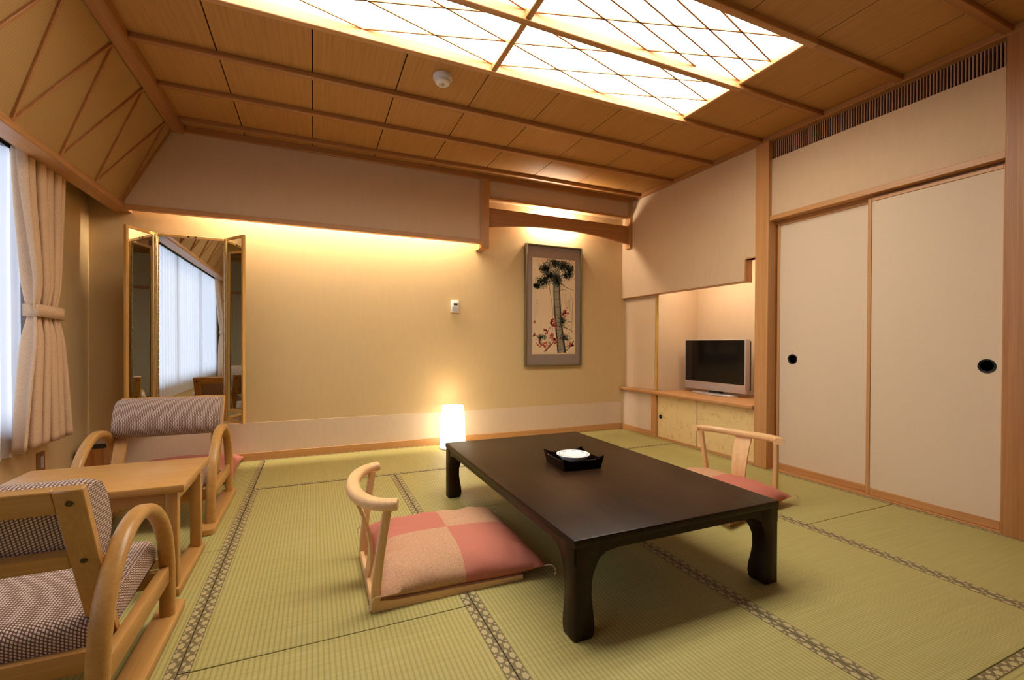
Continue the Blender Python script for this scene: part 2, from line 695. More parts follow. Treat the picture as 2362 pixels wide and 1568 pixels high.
M_SHADE = emit('lamp_paper', (1.0, 0.90, 0.72), 5.0)
M_BURL = burl('burl_veneer')
M_METAL = plain('steel_screw', (90, 80, 66), 0.35, 0.9)
M_BAMBOO = wood('bamboo', (198, 158, 74), (176, 134, 54), 'z', 0.35)
M_BIN = wood('bin_wood', (176, 118, 62), (150, 94, 44), 'z')

ZC = 2.485
YB = 4.10
XA = 3.12       # alcove-side right wall face
YR = -1.60      # rear wall
XL = -1.445     # window wall face

# ------------------------------------------------------------------ floor with tatami mats
floor = box('floor', -1.7, 4.0, YR - 0.1, YB + 0.1, -0.10, -0.052, plain('subfloor', (120, 90, 60)))
tag(floor, 'room floor laid with green tatami mats', None, None, 'structure')
BW = 0.031


def mat_piece(x0, x1, y0, y1, along, edges):
    g = 0.0020
    bm = bmesh.new()
    cx, cy = (x0 + x1) / 2, (y0 + y1) / 2
    add_box(bm, x0 - cx + g, x1 - cx - g, y0 - cy + g, y1 - cy - g, -0.05, 0.0, 0.0015, 1)
    o = from_bm('tatami_mat', bm, M_TAT_Y if along == 'y' else M_TAT_X, floor)
    o.location = (cx, cy, 0)
    for e in edges:
        L = (y1 - y0 if e in 'wWeE' else x1 - x0) / 2 - g
        bm = bmesh.new()
        add_box(bm, -BW / 2, BW / 2, -L, L, -0.0495, 0.0012, 0.0006, 1)
        b = from_bm('border', bm, M_BORD, o)
        if e == 'e':
            b.location = (x1 - cx - BW / 2 - g * 0.6, 0, 0)
        elif e == 'w':
            b.location = (x0 - cx + BW / 2 + g * 0.6, 0, 0)
            b.rotation_euler.z = PI
        elif e == 'n':
            b.location = (0, y1 - cy - BW / 2 - g * 0.6, 0)
            b.rotation_euler.z = PI / 2
        else:
            b.location = (0, y0 - cy + BW / 2 + g * 0.6, 0)
            b.rotation_euler.z = -PI / 2


XS = (-1.245, -0.352, 0.526, 1.425, 2.33, 3.13)
mat_piece(XS[0], XS[1], 2.385, YB, 'y', 'we')
mat_piece(XS[0], XS[1], 0.64, 2.385, 'y', 'we')
mat_piece(XS[0], XS[1], YR, 0.64, 'y', 'we')
mat_piece(XS[1], XS[3], 3.275, YB, 'x', 'ns')
mat_piece(XS[3], XS[5], 3.275, YB, 'x', 'ns')
mat_piece(XS[1], XS[2], 1.533, 3.275, 'y', 'we')
mat_piece(XS[1], XS[2], -0.22, 1.533, 'y', 'we')
mat_piece(XS[1], XS[2], YR, -0.22, 'y', 'we')
mat_piece(XS[2], XS[3], 2.43, 3.275, 'y', 'we')
mat_piece(XS[2], XS[3], 0.64, 2.43, 'y', 'we')
mat_piece(XS[3], XS[4], 2.43, 3.275, 'y', 'we')
mat_piece(XS[3], XS[4], 0.64, 2.43, 'y', 'we')
mat_piece(XS[4], XS[5], 1.533, 3.275, 'y', 'we')
mat_piece(XS[4], XS[5], 0.64, 1.533, 'y', 'we')
mat_piece(XS[2], 1.60, -0.24, 0.64, 'x', 'ns')
mat_piece(1.60, XS[5], -0.24, 0.64, 'x', 'ns')
mat_piece(XS[2], 1.60, YR, -0.24, 'x', 'ns')
mat_piece(1.60, XS[5], YR, -0.24, 'x', 'ns')
box('edge_board', XL, XS[0] - 0.002, YR, YB, -0.05, 0.0, WT('y'), floor)

# ------------------------------------------------------------------ walls
wall_back = box('wall_back', -1.7, 4.0, YB, YB + 0.12, 0.0, 2.7, M_WALL)
tag(wall_back, 'warm cream papered back wall behind the mirror and picture', None, None, 'structure')
box('dado', XL, 3.11, YB - 0.004, YB, 0.0, 0.298, M_DADO, wall_back)
bb = struct('baseboard_back', 'wooden baseboard along the back wall')
box('board', XL, 3.115, YB - 0.016, YB - 0.004, 0.0, 0.062, WT('x'), bb, 0.002, 1)

bm = bmesh.new()
WY0, WY1, WZ0, WZ1 = -0.32, 3.24, 0.46, 1.98
add_box(bm, XL - 0.13, XL, YR, WY0, 0, 2.7)
add_box(bm, XL - 0.13, XL, WY1, YB, 0, 2.7)
add_box(bm, XL - 0.13, XL, WY0, WY1, 0, WZ0)
add_box(bm, XL - 0.13, XL, WY0, WY1, WZ1, 2.7)
wall_left = from_bm('wall_left', bm, M_WALL)
tag(wall_left, 'cream window wall behind the curtains', None, None, 'structure')
win = struct('window_1', 'wide window behind the lace curtain')
for y in (WY0 + 0.02, 0.78, 1.90, WY1 - 0.02):
    box('mullion', XL - 0.09, XL - 0.04, y - 0.022, y + 0.022, WZ0, WZ1, M_ALU, win, 0.002, 1)
for z in (WZ0 + 0.02, WZ1 - 0.02):
    box('rail', XL - 0.09, XL - 0.04, WY0, WY1, z - 0.022, z + 0.022, M_ALU, win, 0.002, 1)
for y0, y1 in ((WY0, 0.78), (0.78, 1.90), (1.90, WY1)):
    box('pane', XL - 0.068, XL - 0.063, y0 + 0.03, y1 - 0.03, WZ0 + 0.03, WZ1 - 0.03, M_GLASS, win)
box('sill', XL - 0.12, XL + 0.03, WY0, WY1, WZ0 - 0.025, WZ0, WT('y'), win, 0.003, 1)

wall_rear = box('wall_rear', -1.7, 4.0, YR - 0.12, YR, 0.0, 2.7, M_REAR)
tag(wall_rear, 'plain rear wall behind the camera', None, None, 'structure')
box('picture_rail', XL, 3.2, YR, YR + 0.02, 1.86, 1.91, WB('x'), wall_rear)

# right wall: pieces round the alcove and the sliding doors
bm = bmesh.new()
add_box(bm, 3.30, 3.42, YR, 2.33, 0.0, 2.7)                      # deep wall behind sliding doors
add_box(bm, 3.13, 3.30, YR, 0.90, 0.0, 2.7)                       # wall nearer than the second post
add_box(bm, 3.14, 3.25, 1.07, 2.34, 1.89, 2.318)                  # panel over the lintel
wall_right = from_bm('wall_right', bm, M_WALL2)
tag(wall_right, 'cream right-hand wall with paper sliding doors', None, None, 'structure')
# wall hanging over the television alcove, stepped at its near lower corner
prism('hanging_wall', [(2.44, 2.7), (2.44, 1.603), (2.546, 1.603), (2.546, 1.437), (YB, 1.437), (YB, 2.7)], 'x', XA, XA + 0.07, M_WALL2, wall_right)
box('edge_trim', XA - 0.002, XA + 0.072, 2.546, YB, 1.430, 1.437, WB('y'), wall_right)
box('edge_trim', XA - 0.002, XA + 0.072, 2.536, 2.546, 1.425, 1.603, WB('z'), wall_right)
box('edge_trim', XA - 0.002, XA + 0.072, 2.44, 2.536, 1.603, 1.613, WB('y'), wall_right)
box('alcove_side_panel', 3.165, 3.19, 3.62, YB, 0.465, 1.437, M_WALL2, wall_right)
box('alcove_cheek', 3.19, 3.80, 3.60, 3.64, 0.0, 2.2, M_WALL2, wall_right)
box('alcove_back', 3.715, 3.80, 2.40, 3.62, 0.0, 2.2, M_WALL2, wall_right)
box('alcove_near_cheek', 3.23, 3.80, 2.36, 2.44, 0.0, 2.2, M_WALL2, wall_right)
box('alcove_ceiling', 3.19, 3.80, 2.40, 3.64, 1.95, 2.0, M_WALL2, wall_right)
box('lower_panel', 3.135, 3.19, 3.61, YB, 0.0, 0.43, M_DADO, wall_right)

bp = struct('trim_1', 'round bamboo pole at the edge of the television alcove')
lathe('pole', [(0.0, 0.465)] + [(0.0125 + (0.0022 if k % 6 == 0 else 0), 0.465 + 0.97 * k / 24) for k in range(25)] + [(0.0, 1.437)], M_BAMBOO, bp, 14, (3.165, 3.60, 0))
t2 = struct('trim_2', 'tall square wooden post between alcove and sliding doors')
box('post', 3.105, 3.23, 2.335, 2.445, 0.0, ZC, WT('z'), t2, 0.003, 1)
t3 = struct('trim_3', 'tall square wooden post at the right edge')
box('post', 3.105, 3.30, 0.90, 1.073, 0.0, ZC, WB('z'), t3, 0.003, 1)
t4 = struct('trim_4', 'wooden lintel over the sliding doors')
box('lintel', 3.118, 3.24, 1.073, 2.335, 1.858, 1.893, WT('y'), t4, 0.002, 1)
box('track', 3.19, 3.235, 1.073, 2.335, 1.835, 1.858, WB('y'), t4)
box('sill_board', 3.13, 3.26, 1.073, 2.335, -0.04, 0.004, WT('y'), t4)
t5 = struct('trim_5', 'wooden ceiling moulding along the right wall')
box('moulding', 3.098, 3.14, YR, YB - 0.14, 2.448, ZC, WB('y'), t5, 0.003, 1)
t6 = struct('trim_6', 'short wooden post and base under the alcove counter')
box('post', 3.112, 3.16, 3.545, 3.612, 0.0, 0.432, WT('z'), t6, 0.002, 1)
box('base', 3.118, 3.14, 3.61, YB - 0.016, 0.0, 0.056, WT('y'), t6, 0.002, 1)
box('plinth', 3.125, 3.16, 2.446, 3.545, 0.0, 0.018, WT('y'), t6)

# back soffit with its trims
so = struct('wall_soffit', 'cream soffit hanging in front of the back wall')
YS = 3.95
prism('soffit_panel', [(-1.235, 1.886), (1.412, 1.886), (1.412, 2.47), (-0.945, 2.47)], 'y', YS, YS + 0.02, M_WALL2, so)
prism('soffit_panel', [(1.48, 2.29), (3.12, 2.29), (3.12, 2.44), (1.48, 2.44)], 'y', YS, YS + 0.02, M_WALL2, so)
box('soffit_edge', -1.215, 1.412, YS - 0.012, YS + 0.035, 1.853, 1.888, WT('x'), so, 0.002, 1)
box('soffit_edge', 1.48, 3.105, YS - 0.01, YS + 0.03, 2.272, 2.292, WT('x'), so, 0.002, 1)
box('moulding', -0.93, 3.12, YS - 0.03, YS + 0.02, 2.44, ZC, WB('x'), so, 0.003, 1)
box('soffit_post', 1.408, 1.486, YS - 0.022, YB, 1.812, 2.45, WT('z'), so, 0.003, 1)
box('soffit_post', 3.088, 3.122, YS - 0.022, YS + 0.06, 1.955, 2.45, WT('z'), so, 0.003, 1)
box('cove_top', -1.19, 3.12, YS + 0.022, YB, 2.30, 2.32, M_WALL2, so)
arch = []
for k in range(25):
    t = k / 24
    x = 1.484 + t * (3.10 - 1.484)
    s = (t - 0.47) / 0.5
    z = 2.004 + 0.068 * max(0.0, 1 - abs(s) ** 2.2) * (1 if abs(s) < 1 else 0)
    arch.append((x, z))
arch += [(3.10, 2.192), (1.484, 2.192)]
prism('arched_beam', arch, 'y', YS - 0.002, YS + 0.028, WB('x'), so, 0.002, 1)

# ------------------------------------------------------------------ ceiling
ceil = box('ceiling', -1.7, 4.0, YR - 0.1, YB + 0.1, 2.58, 2.64, plain('ceiling_void', (60, 42, 22), 0.9))
tag(ceil, 'wooden panelled ceiling with battens', None, None, 'structure')
XG = [-0.905] + [-0.475 + 0.467 * k for k in range(8)] + [3.12]
YG = [YS, 3.785, 3.325, 2.868, 2.402, 1.955, 1.512, 1.065, 0.615, 0.165, -0.285, -0.735, -1.185, YR]
LX0, LX1, LY0, LY1 = -0.475, 2.327, 1.512, 2.402
for j in range(len(YG) - 1):
    y1, y0 = YG[j], YG[j + 1]
    for i in range(len(XG) - 1):
        x0, x1 = XG[i], XG[i + 1]
        if LY0 - 0.01 < y0 and y1 < LY1 + 0.01 and x0 > LX0 - 0.02 and x1 < LX1 + 0.03:
            continue
        g = 0.0035
        bm = bmesh.new()
        add_box(bm, -(x1 - x0) / 2 + g, (x1 - x0) / 2 - g, -(y1 - y0) / 2, (y1 - y0) / 2, 0, 0.012)
        o = from_bm('ceiling_panel', bm, WP('y'), ceil)
        o.location = ((x0 + x1) / 2, (y0 + y1) / 2, ZC)
for y in YG[1:-1]:
    segs = [(-0.89, 3.11)]
    if y in (1.955, 1.512, 2.402):
        segs = [(-0.89, LX0 - 0.021), (LX1 + 0.021, 3.11)]
    for a, b in segs:
        box('batten', a, b, y - 0.019, y + 0.019, 2.456, ZC + 0.002, WB('x'), ceil, 0.004, 2)
# backing between the panels
box('panel_backing', -0.95, LX0 - 0.012, YR, YB, 2.50, 2.515, M_BLACK, ceil)
box('panel_backing', LX1 + 0.012, 3.14, YR, YB, 2.50, 2.515, M_BLACK, ceil)
box('panel_backing', LX0 - 0.012, LX1 + 0.012, LY1 + 0.012, YB, 2.50, 2.515, M_BLACK, ceil)
box('panel_backing', LX0 - 0.012, LX1 + 0.012, YR, LY0 - 0.012, 2.50, 2.515, M_BLACK, ceil)
# sloping side with zigzag strips
bar('ridge_beam', (-0.895, YR, 2.462), (-0.895, YB - 0.13, 2.462), 0.085, 0.06, WB('y'), ceil, 0.012)
TA, TBp = Vector((-0.93, 0, 2.455)), Vector((-1.215, 0, 1.895))
bm = bmesh.new()
nrm = Vector((0.560, 0, -0.285)).normalized()      # towards the room
vs = []
for off in (0.0, -0.015):
    for p, y in ((TA, YR), (TA, YB), (TBp, YB), (TBp, YR)):
        vs.append(bm.verts.new((p.x + nrm.x * off, y, p.z + nrm.z * off)))
for f in ((0, 1, 2, 3), (4, 7, 6, 5), (0, 4, 5, 1), (1, 5, 6, 2), (2, 6, 7, 3), (3, 7, 4, 0)):
    bm.faces.new([vs[k] for k in f])
from_bm('slope_panel', bm, M_SLOPE, ceil)
top_y = [2.919 + 0.444 * k for k in range(-9, 3)]
bot_y = [2.69 + 0.412 * k for k in range(-9, 4)]
for k in range(-9, 3):
    ty = 2.919 + 0.4445 * k
    by0, by1 = 2.69 + 0.414 * k, 2.69 + 0.414 * (k + 1)
    for by in (by0, by1):
        if min(ty, by) < YR + 0.02:
            continue
        p0 = Vector((TA.x, ty, TA.z)) + nrm * 0.005
        p1 = Vector((TBp.x, by, TBp.z)) + nrm * 0.005
        bar('slope_slat', p0, p1, 0.016, 0.012, WB('z'), ceil, 0.002, nrm)
bar('slope_slat', Vector((TA.x, 3.935, TA.z)) + nrm * 0.005, Vector((TBp.x, 3.935, TBp.z)) + nrm * 0.005, 0.014, 0.012, WB('z'), ceil, 0.002, nrm)
bx = struct('trim_7', 'wooden beam over the curtains along the window side')
prism('beam', [(-1.305, 1.860), (-1.20, 1.860), (-1.204, 1.903), (-1.225, 1.913), (-1.305, 1.913)], 'y', YR, YB, WT('y'), bx, 0.003, 1)

# ------------------------------------------------------------------ ceiling light
cl = thing('ceiling_light', ((LX0 + LX1) / 2, (LY0 + LY1) / 2, ZC), 0, 'long recessed ceiling light with glowing white paper and thin diagonal strips', 'ceiling light')
ox, oy = (LX0 + LX1) / 2, (LY0 + LY1) / 2
hx, hy = (LX1 - LX0) / 2, (LY1 - LY0) / 2
for sy in (-1, 1):
    box('frame', -hx - 0.02, hx + 0.02, sy * hy - 0.019, sy * hy + 0.019, -0.028, 0.034, WT('x'), cl, 0.003, 1)
for sx in (-1, 1):
    box('frame', sx * hx - 0.012, sx * hx + 0.012, -hy + 0.019, hy - 0.019, -0.006, 0.034, WT('y'), cl, 0.003, 1)
box('crossbar', -hx - 0.02, hx + 0.02, -0.019, 0.019, -0.028, 0.034, WT('x'), cl, 0.003, 1)
box('crossbar', -0.016, 0.016, -hy, hy, -0.020, 0.034, WT('y'), cl, 0.003, 1)
for sx in (-1, 1):
    for sy in (-1, 1):
        x0, x1 = sorted((sx * 0.016, sx * (hx - 0.012)))
        y0, y1 = sorted((sy * 0.019, sy * (hy - 0.019)))
        df = box('paper_panel', x0, x1, y0, y1, 0.024, 0.029, M_LIGHT, cl)
        zs = 0.019
        xm, ym = (x0 + x1) / 2, (y0 + y1) / 2
        lines = [((x0, y0), (x1, y1)), ((x0, y1), (x1, y0)), ((x0, ym), (xm, y1)), ((xm, y1), (x1, ym)), ((x1, ym), (xm, y0)), ((xm, y0), (x0, ym))]
        if sy < 0:
            xq, w4 = (x1 - x0) / 4, (x1 - x0)
            lines += [((x0 + xq, y0), (x1, y1 - (y1 - y0) / 4)), ((x0, y0 + (y1 - y0) / 4), (x1 - xq, y1))]
        for a, b in lines:
            bar('strip', (a[0], a[1], zs), (b[0], b[1], zs), 0.0085, 0.008, WT('x'), df, 0.0)

# smoke detector
sd = thing('smoke_detector', (0.685, 2.585, ZC), 0, 'round white smoke detector on the wooden ceiling', 'smoke detector')
lathe('base', [(0, 0), (0.055, 0), (0.055, -0.018), (0.05, -0.024), (0, -0.024)], M_WHITE_P, sd)
lathe('cover', [(0, -0.024), (0.045, -0.024), (0.043, -0.040), (0.034, -0.048), (0.022, -0.049), (0.020, -0.046), (0.0, -0.046)], M_WHITE_P, sd)
lathe('sensor', [(0, -0.046), (0.010, -0.046), (0.009, -0.054), (0, -0.056)], M_GREY_P, sd)

# ventilation grille above the sliding doors
gr = thing('ventilation_grille', (3.15, 1.70, 2.318), 0, 'long dark slatted ventilation grille above the sliding doors', 'vent')
box('backing', 0.06, 0.07, -0.63, 0.635, 0.0, 0.135, M_GRILLE_BACK, gr)
box('rail', 0.0, 0.07, -0.63, 0.635, 0.128, 0.165, WB('y'), gr)
sl0 = None
for k in range(84):
    if sl0 is None:
        bm = bmesh.new()
        add_box(bm, -0.006, 0.012, -0.0027, 0.0027, 0.0, 0.13)
        sl0 = from_bm('slat', bm, M_SLAT, gr, False)
        s = sl0
    else:
        s = sl0.copy()
        COL.objects.link(s)
    s.location = (0.008, -0.622 + 0.015 * k, 0)

# ------------------------------------------------------------------ sliding doors


def fusuma(name, x, y0, y1, handle_y, label):
    d = struct(name, label)
    z0, z1 = 0.004, 1.842
    box('paper', x + 0.004, x + 0.018, y0 + 0.015, y1 - 0.015, z0 + 0.02, z1 - 0.015, M_FUS, d)
    fw_ = 0.021
    box('stile', x - 0.002, x + 0.022, y0, y0 + fw_, z0, z1, WT('z'), d, 0.002, 1)
    box('stile', x - 0.002, x + 0.022, y1 - fw_, y1, z0, z1, WT('z'), d, 0.002, 1)
    box('rail', x - 0.001, x + 0.021, y0 + fw_, y1 - fw_, z0, z0 + 0.045, WT('y'), d, 0.002, 1)
    box('rail', x - 0.001, x + 0.021, y0 + fw_, y1 - fw_, z1 - 0.022, z1, WT('y'), d, 0.002, 1)
    bm = bmesh.new()
    prof = [(0.0, 0.0), (0.026, 0.0), (0.029, -0.003), (0.0345, -0.0045), (0.036, -0.003), (0.036, 0.006)]
    seg = 28
    rings = []
    for r, t in prof:
        if r == 0:
            rings.append([bm.verts.new((x + 0.004 + t, handle_y, 0.828))])
        else:
            rings.append([bm.verts.new((x + 0.004 + t, handle_y + r * math.cos(2 * PI * k / seg), 0.828 + r * math.sin(2 * PI * k / seg))) for k in range(seg)])
    for a, b in zip(rings, rings[1:]):
        for k in range(seg):
            if len(a) == 1:
                bm.faces.new((a[0], b[k], b[(k + 1) % seg]))
            else:
                bm.faces.new((a[k], b[k], b[(k + 1) % seg], a[(k + 1) % seg]))
    h = from_bm('finger_pull', bm, M_BLACK, d)
    h['label'] = 'round black finger pull'
    return d


fusuma('door_1', 3.195, 1.66, 2.325, 2.205, 'far paper sliding door next to the alcove post')
fusuma('door_2', 3.158, 1.073, 1.700, 1.150, 'near paper sliding door beside the right post')

# ------------------------------------------------------------------ alcove counter and its cabinet
ctr = prism('counter', [(3.085, 2.447), (3.713, 2.447), (3.713, 3.590), (3.180, 3.590), (3.180, YB - 0.002), (3.085, YB - 0.002)], 'z', 0.432, 0.4645, WT('y'), None, 0.008, 3)
tag(ctr, 'long wooden counter board under the television', 'counter')
cab = thing('cabinet', (3.15, 2.99, 0.018), 0, 'low cabinet with burl veneer sliding doors under the counter', 'cabinet')
box('body', 0.02, 0.52, -0.54, 0.55, 0.0, 0.41, M_BLACK, cab)
d1 = box('door', -0.012, 0.01, 0.052, 0.552, 0.0, 0.412, M_BURL, cab, 0.002, 1)
d2 = box('door', -0.018, 0.004, -0.543, 0.041, 0.0, 0.412, M_BURL, cab, 0.002, 1)
bm = bmesh.new()
bmesh.ops.create_cone(bm, cap_ends=True, segments=24, radius1=0.020, radius2=0.020, depth=0.008, matrix=Matrix.Translation((-0.012, 0.51, 0.20)) @ Matrix.Rotation(PI / 2, 4, 'Y'))
from_bm('finger_pull', bm, M_BLACK, d1)
box('door_seam', -0.0135, 0.0, 0.0412, 0.0518, 0.0, 0.412, wood('seam_brown', (120, 86, 48), (96, 66, 36), 'z'), cab)

# television
tv = thing('television', (3.42, 3.125, 0.465), 0, 'silver flat television with a black screen in the alcove', 'television')
# local: faces -x
bd = box('bezel', 0.0, 0.055, -0.35, 0.35, 0.035, 0.515, M_TVSIL, tv, 0.006, 2)
box('screen', -0.003, 0.004, -0.338, 0.338, 0.113, 0.505, M_TVSCR, tv)
box('rear_case', 0.055, 0.10, -0.33, 0.33, 0.06, 0.50, M_TVBLK, tv, 0.01, 2)
box('rear_case', 0.10, 0.13, -0.26, 0.26, 0.06, 0.30, M_TVBLK, tv, 0.01, 2)
box('logo', -0.002, 0.001, -0.022, 0.022, 0.070, 0.078, M_GREY_P, tv)
box('neck', 0.015, 0.075, -0.06, 0.06, 0.012, 0.05, M_TVBLK, tv, 0.004, 1)
bm = bmesh.new()
pts = []
for k in range(40):
    a = 2 * PI * k / 40
    pts.append((0.03 + 0.115 * math.cos(a) * (0.9 if math.cos(a) > 0 else 1.0), 0.25 * math.copysign(abs(math.sin(a)) ** 0.7, math.sin(a))))
prism('stand', pts, 'z', 0.0, 0.014, M_TVSIL, tv, 0.003, 1)

# ------------------------------------------------------------------ low lacquer table
TX0, TX1, TY0, TY1, TH = 0.742, 1.680, 1.205, 2.715, 0.322
tb = thing('low_table', ((TX0 + TX1) / 2, (TY0 + TY1) / 2, 0), 0, 'large low black-brown lacquered table in the middle of the tatami', 'table')
ax_, ay_ = (TX1 - TX0) / 2, (TY1 - TY0) / 2
box('tabletop', -ax_, ax_, -ay_, ay_, TH - 0.028, TH, M_LACQ, tb, 0.006, 2)


def apron_pts(h):
    """profile of an apron with curved brackets: (s, z)"""
    zb = TH - 0.056
    L = h - 0.085
    out = [(-h + 0.004, TH - 0.02), (h - 0.004, TH - 0.02), (h - 0.004, zb - 0.03), (L, zb - 0.03)]
    out += [(L - 0.010, zb - 0.016), (L - 0.030, zb - 0.008), (L - 0.036, zb - 0.001), (L - 0.085, zb + 0.005)]
    out += [(-p[0], p[1]) for p in out[:3:-1]]
    out += [(-L, zb - 0.03), (-h + 0.004, zb - 0.03)]
    return out


for s in (-1, 1):
    a, b = sorted((s * (ay_ - 0.004), s * (ay_ - 0.026)))
    prism('apron', apron_pts(ax_), 'y', a, b, M_LACQ, tb, 0.002, 1)
    a, b = sorted((s * (ax_ - 0.004), s * (ax_ - 0.026)))
    prism('apron', apron_pts(ay_), 'x', a, b, M_LACQ, tb, 0.002, 1)
# legs: square, outer faces flush and straight, inner faces swelling at top and foot
for sx in (-1, 1):
    for sy in (-1, 1):
        bm = bmesh.new()
        rings = []
        prof = [(0.0, 0.070), (0.008, 0.076), (0.03, 0.079), (0.06, 0.077), (0.095, 0.071), (0.135, 0.067), (0.175, 0.068), (0.205, 0.075), (0.235, 0.089), (0.25, 0.098), (TH - 0.026, 0.098)]
        for z, w in prof:
            xo, yo = sx * (ax_ - 0.003), sy * (ay_ - 0.003)
            r = 0.006
            cs = [(xo - sx * r, yo), (xo, yo - sy * r), (xo, yo - sy * (w - r)), (xo - sx * r, yo - sy * w), (xo - sx * (w - r), yo - sy * w), (xo - sx * w, yo - sy * (w - r)), (xo - sx * w, yo - sy * r), (xo - sx * (w - r), yo)]
            rings.append([bm.verts.new((px, py, z)) for px, py in cs])
        for a, b in zip(rings, rings[1:]):
            for k in range(8):
                bm.faces.new((a[k], a[(k + 1) % 8], b[(k + 1) % 8], b[k]))
        bm.faces.new(rings[0])
        bm.faces.new(rings[-1])
        from_bm('leg', bm, M_LACQ, tb, angle=50)

# tray and dish on it
tr = thing('tray', (1.205, 1.975, TH), math.radians(-3), 'small square black lacquer tray with raised corners on the low table', 'tray')
box('bottom', -0.098, 0.098, -0.098, 0.098, 0.0, 0.012, M_TRAY, tr, 0.002, 1)
for k in range(4):
    bm = bmesh.new()
    # one flared side wall with a curved rim, corners rising
    n = 14
    inn, out_ = [], []
    rows = []
    for i in range(n + 1):
        t = -1 + 2 * i / n
        e = abs(t)
        zt = 0.046 + (0.016 * max(0.0, (e - 0.66) / 0.34) ** 0.8 if e > 0.66 else 0.0)
        row = []
        for z, off in ((0.0, 0.100), (zt, 0.110 + (zt - 0.046) * 0.15), (zt, 0.104 + (zt - 0.046) * 0.15), (0.006, 0.093)):
            row.append(bm.verts.new((t * off, -off, z)))
        rows.append(row)
    for a, b in zip(rows, rows[1:]):
        for j in range(4):
            bm.faces.new((a[j], b[j], b[(j + 1) % 4], a[(j + 1) % 4]))
    bm.faces.new(rows[0])
    bm.faces.new(rows[-1])
    w = from_bm('side', bm, M_TRAY, tr)
    w.rotation_euler.z = k * PI / 2
pl = thing('dish', (1.205, 1.975, TH + 0.0125), 0, 'round white porcelain dish sitting inside the black tray', 'dish')
lathe('bowl', [(0, 0), (0.045, 0), (0.048, 0.006), (0.060, 0.018), (0.083, 0.040), (0.085, 0.043), (0.082, 0.044), (0.070, 0.038), (0.060, 0.030), (0.0, 0.027)], M_PORC, pl, 48)
for k in range(9):
    a = 2 * PI * k / 9 + 0.3
    r = 0.072
    pth = [(r * math.cos(a + d) + 0.003 * math.sin(9 * d), r * math.sin(a + d), 0.0408) for d in (-0.22, -0.1, 0.0, 0.12, 0.22)]
    tube('painted_sprig', pth, 0.0012, M_BLUE, pl, 5, 3)

# ------------------------------------------------------------------ floor chairs and cushions


def floor_chair(label):
    t = thing('floor_chair', (0, 0, 0), 0, label, 'floor chair', 'legless floor chairs at the low table')
    # seat board: bent plywood, skirted sides
    bm = bmesh.new()
    n = 18
    rows = []
    for i in range(n + 1):
        s = i / n
        x = -0.290 + s * 0.575
        h = 0.031 - 0.012 * s + (0.010 * (1 - s / 0.15) if s < 0.15 else 0)
        row = []
        for yv, z in ((-0.225, 0.0), (-0.225, h), (-0.205, h), (-0.200, 0.014), (0.200, 0.014), (0.205, h), (0.225, h), (0.225, 0.0)):
            row.append(bm.verts.new((x, yv, z)))
        rows.append(row)
    for a, b in zip(rows, rows[1:]):
        for j in range(8):
            bm.faces.new((a[j], b[j], b[(j + 1) % 8], a[(j + 1) % 8]))
    bm.faces.new(rows[0])
    bm.faces.new(rows[-1])
    from_bm('seat_board', bm, WZ('x'), t)
    # rear lip
    box('rear_lip', -0.292, -0.274, -0.205, 0.205, 0.0, 0.034, WZ('y'), t, 0.003, 1)
    # curved top rail
    pts = []
    for k in range(-8, 9):
        a = k / 8
        pts.append((-0.335 + 0.125 * abs(a) ** 2.0, 0.262 * math.sin(a * PI / 2 * 0.92) / math.sin(PI / 2 * 0.92), 0.380 - 0.012 * (1 - abs(a))))
    bm = bmesh.new()
    sec = round_rect(0.036, 0.046, 0.014, 4)
    sweep(bm, smooth_path(pts, 3), sec, (0, 0, 1), lambda u: 1.0 + 0.12 * math.sin(PI * u))
    from_bm('top_rail', bm, WZ('y'), t, angle=45)
    for s in (-1, 1):
        pth = smooth_path([(-0.278, s * 0.212, 0.006), (-0.272, s * 0.216, 0.12), (-0.255, s * 0.226, 0.26), (-0.238, s * 0.232, 0.366)], 5)
        bm = bmesh.new()
        sweep(bm, pth, round_rect(0.024, 0.030, 0.006, 2), (0, 1, 0), lambda u: 1.15 - 0.2 * u)
        from_bm('post', bm, WZ('z'), t)
    bm = bmesh.new()
    pth = smooth_path([(-0.283, 0, 0.02), (-0.270, 0, 0.12), (-0.290, 0, 0.24), (-0.338, 0, 0.360)], 5)
    sec = [(-0.046, -0.006), (0.046, -0.006), (0.046, 0.006), (-0.046, 0.006)]
    sweep(bm, pth, sec, (0, 1, 0), lambda u: 0.86 + 0.22 * u)
    from_bm('splat', bm, WZ('z'), t)
    return t


fc = floor_chair('pale wooden floor chair on the near left side of the low table')
fc.location = (0.475, 1.842, 0.001)
fc2 = copy_tree(fc)
fc2['label'] = 'pale wooden floor chair behind the low table, beside the sliding doors'
fc2.location = (2.165, 1.955, 0.001)
fc2.rotation_euler.z = math.radians(193)


